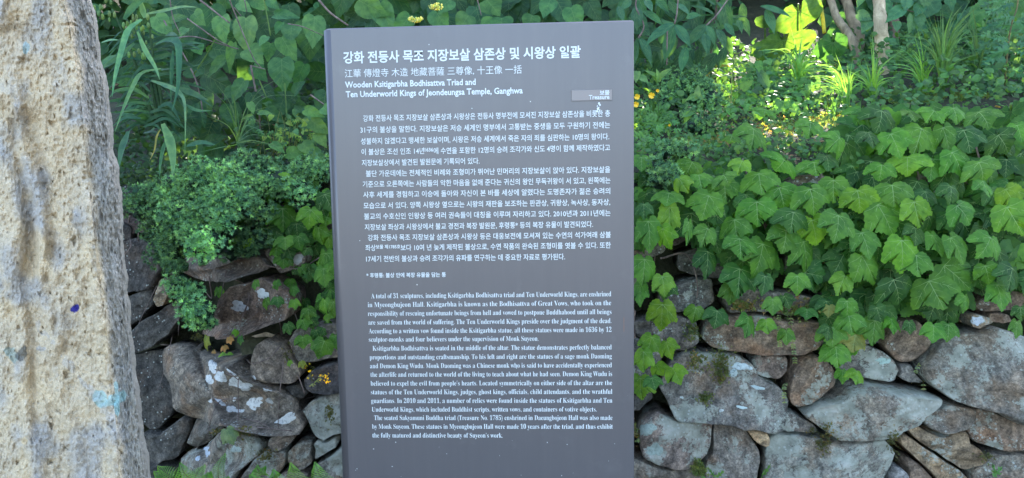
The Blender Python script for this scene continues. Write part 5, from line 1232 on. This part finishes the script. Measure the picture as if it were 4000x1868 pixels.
# undergrowth, dense leaves behind the plants
ug = MB(); NU = 17000
bzv = lambda x, y: (lambda t: WALL_TOP + np.minimum(t, 2.2) * .36 + np.maximum(0, t - 2.2) * .52)(y - 2.84 - np.minimum(.60, np.maximum(0, (-1.30 - x) * 2.0)))
x_ = NR.uniform(-4.8, 5.8, NU); y_ = 5.0 + np.abs(NR.normal(size=NU)) * 1.0 + NR.random(NU) * .4
p_ = np.column_stack([x_, y_, bzv(x_, y_) + NR.random(NU) ** .8 * (1.8 + .4 * np.sin(x_ * 1.7))]); p_ = p_[~vblocked(p_, .07)]; NU = len(p_); L_ = NR.uniform(.06, .16, NU)
cheap_batch(ug, p_, NR.normal(size=(NU, 3)) * [.8, .6, .6] - [0, .3, .3], L_, L_ * .8, NR.normal(size=(NU, 3)) * [.5, .2, .5] + [0, -1, .45], nvary((.042, .115, .052), NU, .5))
tag(ug.build('undergrowth', LEAFA), 'dense dark green undergrowth filling the hillside behind the plants', 'undergrowth', None, 'stuff')

# grass clumps: every blade a part
def clump(label, cv, bx, by, tips, y, col, w=12):
    if cv is not z3: y = min(4.0, bank_y(*cv((bx, by))) - .12)
    c0 = P(*cv((bx, by)), y); root = empty('grass_clump', tuple(c0)); tag(root, label, 'grass', 'grass clumps on the bank right of the sign')
    for tx, ty, sag in tips:
        b = (bx + rng.uniform(-14, 14), by + rng.uniform(-6, 6)); m_ = ((b[0] * .55 + tx * .45) + (b[0] - tx) * .10, b[1] * .35 + ty * .65 - sag)
        blade(root, cv, [b, ((b[0] + m_[0]) / 2 + (b[0] - tx) * .06, (b[1] + m_[1]) / 2), m_, (tx, ty)], w * rng.uniform(.75, 1.25), y + rng.uniform(-.04, .06), y + rng.uniform(-.2, .15), vary(col, .2), 'blade', fold=.3)
GC = (.14, .31, .09)
def rt(n, x0, x1, y0, y1, s0=0, s1=60): return [(rng.uniform(x0, x1), rng.uniform(y0, y1), rng.uniform(s0, s1)) for _ in range(n)]
clump('upright grass tuft with one blade crossing the pale trunk', z10, 525, 815, [(512,240,0),(500,300,0),(380,480,10),(700,430,30),(740,400,30),(450,440,0),(430,600,0),(640,520,20),(560,420,0),(330,600,20),(600,470,10)] + rt(20, 330, 760, 400, 650), 3.25, GC, 16)
clump('spreading grass tuft drooping to the left of the upright tuft', z10, 320, 850, [(0,600,80),(30,560,90),(100,520,60),(222,405,0),(370,430,0),(150,640,60),(-40,700,70),(60,700,50),(-100,610,90),(320,480,0),(20,480,60),(-60,540,80)] + rt(34, -80, 480, 460, 750, 20, 90), 3.2, GC, 12)
clump('lowest grass tuft at the edge of the ivy', z10, 215, 925, [(190,620,0),(300,940,0),(160,700,0),(230,560,0),(280,700,10)] , 3.05, GC, 12)
clump('grass tuft left of the tallest grass', z10, 920, 725, [(862,200,0),(840,260,0),(700,470,60),(640,560,40),(540,390,90),(590,500,60),(960,400,0),(1000,520,0),(880,410,0)] + rt(26, 640, 1050, 330, 600, 0, 60), 3.35, GC, 13)
clump('tallest grass clump with long blades reaching to the top of the photo', z10, 1065, 730, [(870,20,0),(1020,100,0),(1050,60,0),(1000,120,0),(1400,10,60),(1340,60,60),(1310,-40,0),(1060,90,60),(930,60,0),(1240,20,90),(700,280,120),(1500,290,140),(1180,300,20),(1270,200,40),(980,200,0)] + rt(36, 820, 1400, 60, 500, 0, 70), 3.3, (.10, .205, .075), 15)
clump('tall pale grass blades left of the mugwort', z10, 1340, 690, [(1290,0,0),(1200,260,30),(1380,200,0),(1500,20,40),(1420,330,20),(1300,150,0),(1250,400,20),(1520,-20,40)] + rt(16, 1150, 1550, 60, 450), 3.45, (.08, .17, .085), 16)
clump('grass with broad bright blade beside the glowing leaves', z9, 1440, 680, [(1370,180,0),(1470,280,0),(1180,420,120),(1090,400,100),(1330,420,60),(1500,560,40),(1560,400,20),(1640,470,60),(1290,590,40),(1700,530,60)] + rt(22, 1250, 1750, 380, 620, 0, 60), 3.5, GC, 20)
clump('thin seed stalks bending left of the lit patch', z9, 905, 900, [(985,410,60),(980,300,0),(920,690,0),(1040,820,20),(870,640,0),(1150,640,40)], 3.1, (.14, .2, .09), 7)
clump('fine grass blades tangled above the juniper left of the sign', z3, 1000, 960, [(830,540,0),(900,700,0),(1230,600,30),(1350,480,30),(1560,660,120),(920,640,60),(760,560,0),(1100,760,20),(700,1030,20),(1200,1110,20),(1330,800,0),(880,1000,10)] + rt(12, 750, 1400, 600, 1000, 0, 60), 2.95, (.08, .17, .08), 8)

# mugwort at the right edge
mug = empty('mugwort', tuple(P(*z10((1550, 800)), 3.9))); tag(mug, 'tall mugwort with finely cut dark leaves at the right edge of the bank', 'mugwort')
mb = MB(); tube(mb, catmull([P(*z10(p), 3.88) for p in [(1545,800),(1545,780),(1560,600),(1580,350),(1610,180),(1650,60),(1660,-40)]], 8), .0055, .003, 7, 0, (.16, .15, .09))
mb.build('stem', LEAFA, mug)
for _ in range(150):
    t = rng.random(); x0 = 1550 + 110 * t; y0 = 760 - 800 * t; s_ = rng.choice((-1, 1)); L = rng.uniform(90, 210) * (1 - .3 * t)
    off = rng.uniform(0, 190); bx = x0 + s_ * off; by = y0 + rng.uniform(-20, 40) + off * .1
    hero(mug, 'lobed', z10, bx, by, bx + s_ * L * .75, by + rng.uniform(-50, 60), L * .5, 3.85 + rng.uniform(-.15, .25), vary((.062, .17, .085), .25), -.04, .5, nx=.35)

# yellow flowers by the sign's right edge
m, nt, nd, lk, bs, out = newmat('yellow_petal'); bs.inputs['Base Color'].default_value = (.85, .50, .015, 1); bs.inputs['Roughness'].default_value = .5; PETAL = m
def buttercup(label, cx, cy, r, y=3.35):
    c = P(cx, cy, y); root = empty('yellow_flower', tuple(P(cx, cy + 60, y + .03))); tag(root, label, 'flower', 'yellow flowers beside the sign')
    for k in range(4):
        a = .4 + k * 1.571 + rng.uniform(-.15, .15); d = np.array([math.cos(a), -.15, math.sin(a)]); s_ = np.array([-math.sin(a), 0, math.cos(a)]); R_ = r * y / F; V = [c]
        for u_, w_ in ((.35, .35), (.8, .62), (1.05, .4)): V += [c + d * R_ * u_ - s_ * R_ * w_ + [0, -.004 * u_, 0], c + d * R_ * u_ + s_ * R_ * w_ + [0, -.006 * u_, 0]]
        mb = MB(); mb.add(V, [(0, 1, 2), (1, 3, 4, 2), (3, 5, 6, 4)]); mb.build('petal', PETAL, root)
    mb = MB(); tube(mb, catmull([c + [0, .004, 0], P(cx + 3, cy + 60, y + .03), P(cx + 6, cy + 110, y + .04)], 4), .0013, .0015, 5, 0, (.09, .17, .06)); mb.build('stem', LEAFA, root)
buttercup('yellow flower nearest the sign edge, the upper one', *z9((176,760)), 10); buttercup('yellow flower nearest the sign edge, the lower one', *z9((168,820)), 10)
buttercup('yellow flower farther right from the sign edge', *z9((290,750)), 11); buttercup('small yellow flower seen side on below the pale shoot', *z9((337,712)), 6)
buttercup('tiny yellow flower low in the lobed leaves', *z9((430,982)), 4, 3.1)
cel = empty('celandine_plant', tuple(P(2520, 480, 3.0))); tag(cel, 'light green plant with cut leaves under the yellow flowers', 'plant')
for _ in range(75):
    px, py = z9((rng.uniform(120, 470), rng.uniform(780, 1180))); s_ = rng.uniform(30, 62); an = rng.gauss(0, 1.1)
    hero(cel, 'lobed', idt, px, py, px + s_ * math.sin(an), py + s_ * math.cos(an) * .7, s_ * .95, bank_y(px, py + 35) - rng.uniform(.02, .2), vary((.09, .22, .065), .2), -.02, .7)
for a in [(345,640,345,540,60),(340,620,270,535,45),(345,620,425,525,45),(340,650,300,560,40),(540,900,630,880,60),(600,870,560,940,50),(180,560,165,640,60),(200,600,270,640,60),(640,780,660,670,50),(640,745,580,755,40),(650,745,690,760,35)]:
    hero(cel, 'lance' if a[4] < 55 else 'heart', z9, *a, 3.1, vary((.10, .21, .07), .12), -.02, .6)
# small leafy herbs on the bank, lit and shaded
herb = empty('leafy_herbs', tuple(P(3000, 380, 3.4))); tag(herb, 'patch of small leafy herbs between the juniper mound and the tall grass', 'plants')
for k in range(290):
    px, py = z9((rng.uniform(820, 1560), rng.uniform(500, 900))); s_ = rng.uniform(14, 36); an = rng.uniform(-2, 2)
    hero(herb, 'heart' if rng.random() < .75 else 'lance', idt, px, py, px + s_ * math.sin(an), py + s_ * math.cos(an) * .7, s_ * .7, bank_y(px, py + 45) - rng.uniform(.02, .2), vary((.095, .24, .065), .25), -.01, .8, nx=.4)
hs = MB()
for k in range(60):
    px, py = z9((rng.uniform(820, 1750), rng.uniform(450, 800))); yb_ = bank_y(px, py + 40); b = P(px, py + 40, yb_); t = P(px + rng.gauss(0, 15), py - 20, yb_ - .08); tube(hs, catmull([b, t], 3), .0018, .0012, 4, 0, (.12, .18, .06))
hs.build('stems', LEAFA, herb)['kind'] = 'stuff'
for a in [(1000,700,1075,620,90),(1130,480,1135,560,60),(1190,470,1230,500,70),(1290,790,1300,850,60),(1330,830,1390,810,60),(940,760,960,720,60)]: hero(herb, 'heart', z9, *a, 3.2, vary((.08, .2, .05), .1), -.02, .6)
climber = empty('climbing_vine', tuple(P(3520, 130, 4.35))); tag(climber, 'climbing vine with smooth heart shaped leaves beside the pale trunk', 'vine')
for a in [(755,60,630,160,100),(830,120,825,252,95),(885,115,900,220,85),(400,110,515,145,85),(490,165,440,240,85),(790,0,780,72,90),(900,40,860,110,90),(700,170,720,240,70),(930,-10,940,60,90),(440,-20,400,40,60),(660,300,690,350,60)]:
    hero(climber, 'heart', z10, *a, 4.3, vary((.065, .175, .085), .15), -.03, .4)
sh3 = empty('broad_leaf_shrub', tuple(P(3560, 200, 4.8))); tag(sh3, 'shaded broad leaved shrub filling the gaps between and beyond the tree trunks', 'shrub')
for _ in range(120):
    px, py = rng.uniform(3150, 4060), rng.uniform(-60, 240); s_ = rng.uniform(60, 120); an = rng.gauss(0, .9); yq = rng.uniform(4.65, 5.0)
    if blocked(P(px, py, yq), .05): continue
    hero(sh3, 'heart', idt, px, py, px + s_ * math.sin(an), py + s_ * math.cos(an), s_ * rng.uniform(.7, .95), yq, vary((.055, .155, .075), .3), -.04, .3, nx=.4)
mb = MB(); tube(mb, catmull([P(*z10(p), 4.32) for p in [(960,-20),(850,90),(740,70),(690,200)]], 6), .003, .002, 5); mb.build('stem', TWIG, climber)
# yellow sunlit stalk
mb = MB(); tube(mb, catmull([P(*z9(p), 4.5) for p in [(1645,260),(1632,140),(1612,0),(1608,-40)]], 6), .011, .009, 8, 0, (.22, .26, .06)); tag(mb.build('green_stalk', LEAFA), 'thick sunlit yellow stalk standing left of the leaning trunks', 'stalk')

# ground cover: stonecrop on the bank and hanging from joints
def stonecrop(label, spots, n, r, col, name='stonecrop', nn=7):
    mb = MB(); pp, cc_ = [], []
    for _ in range(n):
        (cv, x0, y0, x1, y1, y, t) = rng.choice(spots)
        u_ = rng.gauss(.5, .26); v_ = rng.gauss(.5, .26); p = cv((x0 + (x1 - x0) * u_, y0 + (y1 - y0) * v_))
        pp.append(P(*p, bank_y(*p) - rng.uniform(0, .06)) if y else cling(*p, rng.uniform(.004, .022))); cc_.append(vary(col if rng.random() < .75 else t, .3))
    rosette_batch(mb, np.array(pp), NR.normal(size=(n, 3)) * [.5, .1, .4] + [0, -1, .6], r * NR.uniform(.6, 1.3, n), np.array(cc_), nn, .16)
    tag(mb.build(name, LEAFA, None, smooth=False), label, 'ground cover', None, 'stuff')
DRY = (.26, .20, .12)
stonecrop('low stonecrop and dry stems covering the bank edge above the ivy', [(z9,950,930,1700,1150,3.0,DRY),(z9,500,1040,950,1160,2.98,DRY),(z10,600,720,1050,800,3.1,(.2,.25,.1)),(z10,1150,730,1420,800,3.15,(.2,.25,.1)),(z10,0,900,330,1030,3.0,DRY)], 3600, .015, (.17, .27, .11))
stonecrop('pale stonecrop sprays between ivy leaves and stones right of the sign', [(z5,860,90,1200,250,0,DRY),(z5,640,110,780,190,0,DRY),(z12,0,900,260,1200,0,DRY),(z5,0,850,70,1000,0,DRY),(z5,390,1100,480,1190,0,(.1,.12,.04)),(z11,900,800,1260,1000,0,DRY),(z11,1450,950,1600,1150,0,DRY)], 900, .012, (.15, .21, .08))
stonecrop('mossy stonecrop hanging over the big central stone below the ivy', [(z5,480,400,650,500,0,DRY),(z5,500,480,630,560,0,(.1,.1,.04)),(z5,540,540,610,620,0,(.1,.1,.04)),(z5,370,430,480,540,0,DRY),(z5,440,690,520,740,0,(.1,.14,.05)),(z5,350,250,430,370,0,(.08,.13,.06))], 620, .009, (.11, .14, .055), nn=5)
stonecrop('dark moss in the joints beside the diagonal stones at lower right', [(z6,400,910,480,1040,0,(.1,.09,.05)),(z6,450,1020,500,1130,0,(.1,.09,.05)),(z6,-60,870,110,960,0,(.16,.13,.06)),(z6,-20,950,60,1040,0,(.16,.13,.06)),(z6,970,1010,1050,1100,0,(.1,.09,.05))], 520, .008, (.085, .10, .045), nn=5)
stonecrop('moss and dry tufts in the joints of the lower left stones', [(z7,860,840,960,920,0,(.12,.1,.06)),(z7,1020,1010,1120,1080,0,(.14,.12,.07)),(z7,1190,270,1260,370,0,(.1,.09,.05)),(z7,1490,690,1540,800,0,(.14,.14,.06)),(z7,700,860,760,880,0,DRY),(z7,540,190,620,240,0,(.05,.06,.04))], 420, .008, (.10, .115, .05), nn=5)
def strand(label, cv, path, n=16, r=.009, col=(.20, .28, .13)):
    P3 = catmull([cling(*cv(p), .016) for p in path], 8); root = empty('trailing_sprig', tuple(P3[0])); tag(root, label, 'sprig'); mb = MB(); tube(mb, P3, .0013, .001, 4, 0, (.2, .2, .1)); mb.build('stem', LEAFA, root); lm = MB()
    for k in range(n):
        p = P3[int((k + .5) / n * (len(P3) - 1))]
        for s_ in (-1, 1): add_leaf(lm, 'cheap', p, p + np.array([s_ * r * 1.1, -.003, -r * .5]), r * .6, (0, -1, .4), vary(col, .2))
    lm.build('leaves', LEAFA, root)['kind'] = 'stuff'
strand('longest pale sprig trailing down over the stones right of the sign', z5, [(985,200),(1000,330),(1010,430),(1000,520),(960,600),(940,660),(960,750)], 34)
strand('pale sprig hanging just left of the longest one', z5, [(920,230),(935,320),(930,400)], 14)
strand('small sprig over the big stone at right, the left one of the pair', z6, [(600,480),(575,540),(555,620)], 9)
strand('small sprig over the big stone at right, the right one of the pair', z6, [(640,520),(615,590),(630,690)], 9)
strand('green sprig hanging above the mossy stonecrop', z5, [(370,220),(375,290),(400,370)], 12, .008, (.08, .16, .08))
strand('pale leafed sprig beside the yellow stonecrop flower', z7, [(1390,400),(1450,480),(1390,560)], 12, .010, (.25, .30, .12))
# yellow stonecrop flowers on dark stone left of the sign
for cx, cy, r, lb in ((1488, 497, 24, 'larger yellow stonecrop flower head on the dark stone left of the sign'), (1388, 458, 14, 'smaller yellow stonecrop flower head left of the larger one')):
    c0 = cling(*z7((cx, cy)), .02); root = empty('stonecrop_flower', tuple(c0)); tag(root, lb, 'flower'); mb = MB()
    for _ in range(20):
        a, q = rng.uniform(0, 6.28), math.sqrt(rng.random()); p = cling(*z7((cx + r * q * math.cos(a), cy + r * q * 1.2 * math.sin(a))), .03); rosette(mb, p, (rng.gauss(0, .4), -1, .4), .0065, vary((.75, .62, .04), .15), 5)
    mb.build('petals', LEAFA, root, smooth=False)['kind'] = 'stuff'; mb = MB(); tube(mb, catmull([c0, cling(*z7((cx + 5, cy + 50)), .01)], 3), .0015, .0015, 5, 0, (.12, .16, .06)); mb.build('stem', LEAFA, root)
# loose flat stick of bark lying on stones, white pebble
mb = MB(); q = [cling(*z7(p), .03) for p in ((958,205),(1060,175),(1180,165),(1180,180),(1060,205),(980,212))]; q2 = [p + np.array([0, .012, -.004]) for p in q]
mb.add(q + q2, [(0,1,2,3,4,5),(11,10,9,8,7,6)] + [(i, (i+1) % 6, 6+(i+1) % 6, 6+i) for i in range(6)]); o = mb.build('wood_chip', BARK_PALE); tag(o, 'flat grey splinter of wood lying on the stone above the white spotted one', 'wood')
mb = MB(); c = cling(*z6((868, 245)), .012); V, f = ico((0, 0, 0), .013); V = [(v[0] * 1.25, v[1], v[2] * .85) for v in V]; mb.add(V, f, 0, (.7, .68, .6)); o = mb.build('white_pebble', LEAFA); o.location = tuple(c); tag(o, 'small white pebble wedged beside the little grey stone at right', 'pebble')
# leaf litter
mb = MB()
for _ in range(90):
    x, y = rng.uniform(-1.8, 2.2), rng.uniform(2.95, 4.0); z = bank_z(x, y)
    if z is None: continue
    p = np.array([x, y, z + .03]); d = Vector((rng.gauss(0, 1), rng.gauss(0, 1), .1)).normalized(); s_ = rng.uniform(.03, .06); add_leaf(mb, 'cheap', p, p + np.array(d) * s_, s_ * .6, (0, -.3, 1), vary((.22, .15, .08), .3))
tag(mb.build('leaf_litter', LEAFA), 'dry brown leaf litter scattered on the bank', 'leaf litter', None, 'stuff')

# low herb layer covering the bank between the plants
mb = MB(); NG = 19000
x_ = NR.uniform(-2.6, 3.6, NG); y_ = np.where(NR.random(NG) < .2, NR.uniform(2.80, 3.1, NG), NR.uniform(2.93, 4.8, NG)); p_ = np.column_stack([x_, y_, np.maximum(bzv(x_, y_), WALL_TOP) + NR.random(NG) * (.09 + .05 * (y_ > 3.3))]); L_ = NR.uniform(.014, .036, NG) * np.where(y_ > 3.5, 1.5, 1.0); p_[:, 2] += np.where(x_ > 1.9, NR.random(NG) * .12, 0)
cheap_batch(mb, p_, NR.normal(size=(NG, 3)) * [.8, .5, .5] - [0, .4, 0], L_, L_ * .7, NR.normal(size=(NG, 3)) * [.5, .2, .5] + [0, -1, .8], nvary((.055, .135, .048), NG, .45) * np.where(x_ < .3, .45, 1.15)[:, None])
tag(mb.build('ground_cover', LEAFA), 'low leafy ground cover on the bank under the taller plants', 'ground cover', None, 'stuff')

# ------------------------------------------------------------------ ferns at the foot of the wall
z13 = lambda p: (480 + p[0] / 2.8, 1750 + p[1] / 2.8)
def fern(label, fronds, y):
    bx = sum(f_[0] for f_ in fronds) / len(fronds); by = max(f_[1] for f_ in fronds)
    c0 = P(*z13((bx, by + 150)), y); root = empty('fern', tuple(c0)); tag(root, label, 'fern', 'ferns at the foot of the wall')
    for (x0, y0, x1, y1, W) in fronds:
        a, b = P(*z13((x0, y0)), y), P(*z13((x1, y1)), y - .06); mid = (a + b) / 2 + [0, -.03, .015]; pa = catmull([a, mid, b], 9); L = np.linalg.norm(b - a); mb = MB(); col = vary((.13, .34, .10), .12); tube(mb, pa, .0014, .0006, 4, 0, (.12, .18, .07))
        n = len(pa); wd = 1.35 * W / 2.8 * y / F
        for i in range(1, n - 1):
            t = i / (n - 1); T = pa[i + 1] - pa[i - 1]; T /= np.linalg.norm(T); s_ = np.cross(T, [0, -1, .25]); s_ /= np.linalg.norm(s_); pl = wd / 2 * min(1, (1 - t) * 1.25) * (.75 + .25 * math.sin(min(1, t * 3) * 1.57))
            for sg in (-1, 1):
                d = s_ * sg * .92 + T * .40; d /= np.linalg.norm(d); nn = np.cross(d, T); m_ = max(4, int(pl / .0045)); V = []; pw = L / n * .30
                for k in range(m_ + 1):
                    u_ = k / m_; c = pa[i] + d * pl * u_ + np.array([0, .004, -.010]) * u_ * u_; ww = pw * (1 - u_) ** .7 * (1.25 if k % 2 else .55); V += [c - T * ww * .8, c + T * ww * .8 + d * .002]
                mb.add(V, [(2*k, 2*k+1, 2*k+3, 2*k+2) for k in range(m_)], 0, col)
        mb.build('frond', LEAFA, root, smooth=False)
fern('fern with broad fronds right beside the standing rock', [(760,420,372,190,330),(700,400,330,250,260),(850,440,620,150,260),(800,430,900,170,220),(600,450,310,330,240),(1000,430,930,260,200)], 2.30)
fern('fern with narrow upright frond left of the hanging stem', [(1060,420,1120,40,190),(1000,440,960,250,180),(1130,440,1160,300,140)], 2.32)
fern('fern nearest the sign with four upright fronds', [(1600,420,1380,285,180),(1800,430,1640,225,210),(2010,430,1830,150,220),(2270,440,2095,140,230),(1680,430,1480,320,180)], 2.25)
fern('small dark fern between two lower left stones', [(1560,300,1470,180,110),(1540,300,1430,230,100),(1570,300,1560,190,90)], 2.5)
mb = MB()
root = empty('fern', tuple(P(2790, 1900, 2.5))); tag(root, 'small bright fern tip at the bottom right of the sign', 'fern', 'ferns at the foot of the wall')
for a in [(540,1200,590,1165,30),(540,1200,510,1160,26),(480,1195,455,1200,20),(835,1190,870,1130,24),(820,1210,850,1150,20),(1060,1200,1120,1140,40),(1080,1200,1080,1130,30)]: hero(root, 'lobed', z5 if a[0] < 1000 else z6, *a, 2.48, vary((.08, .19, .06), .1), -.02, .5)
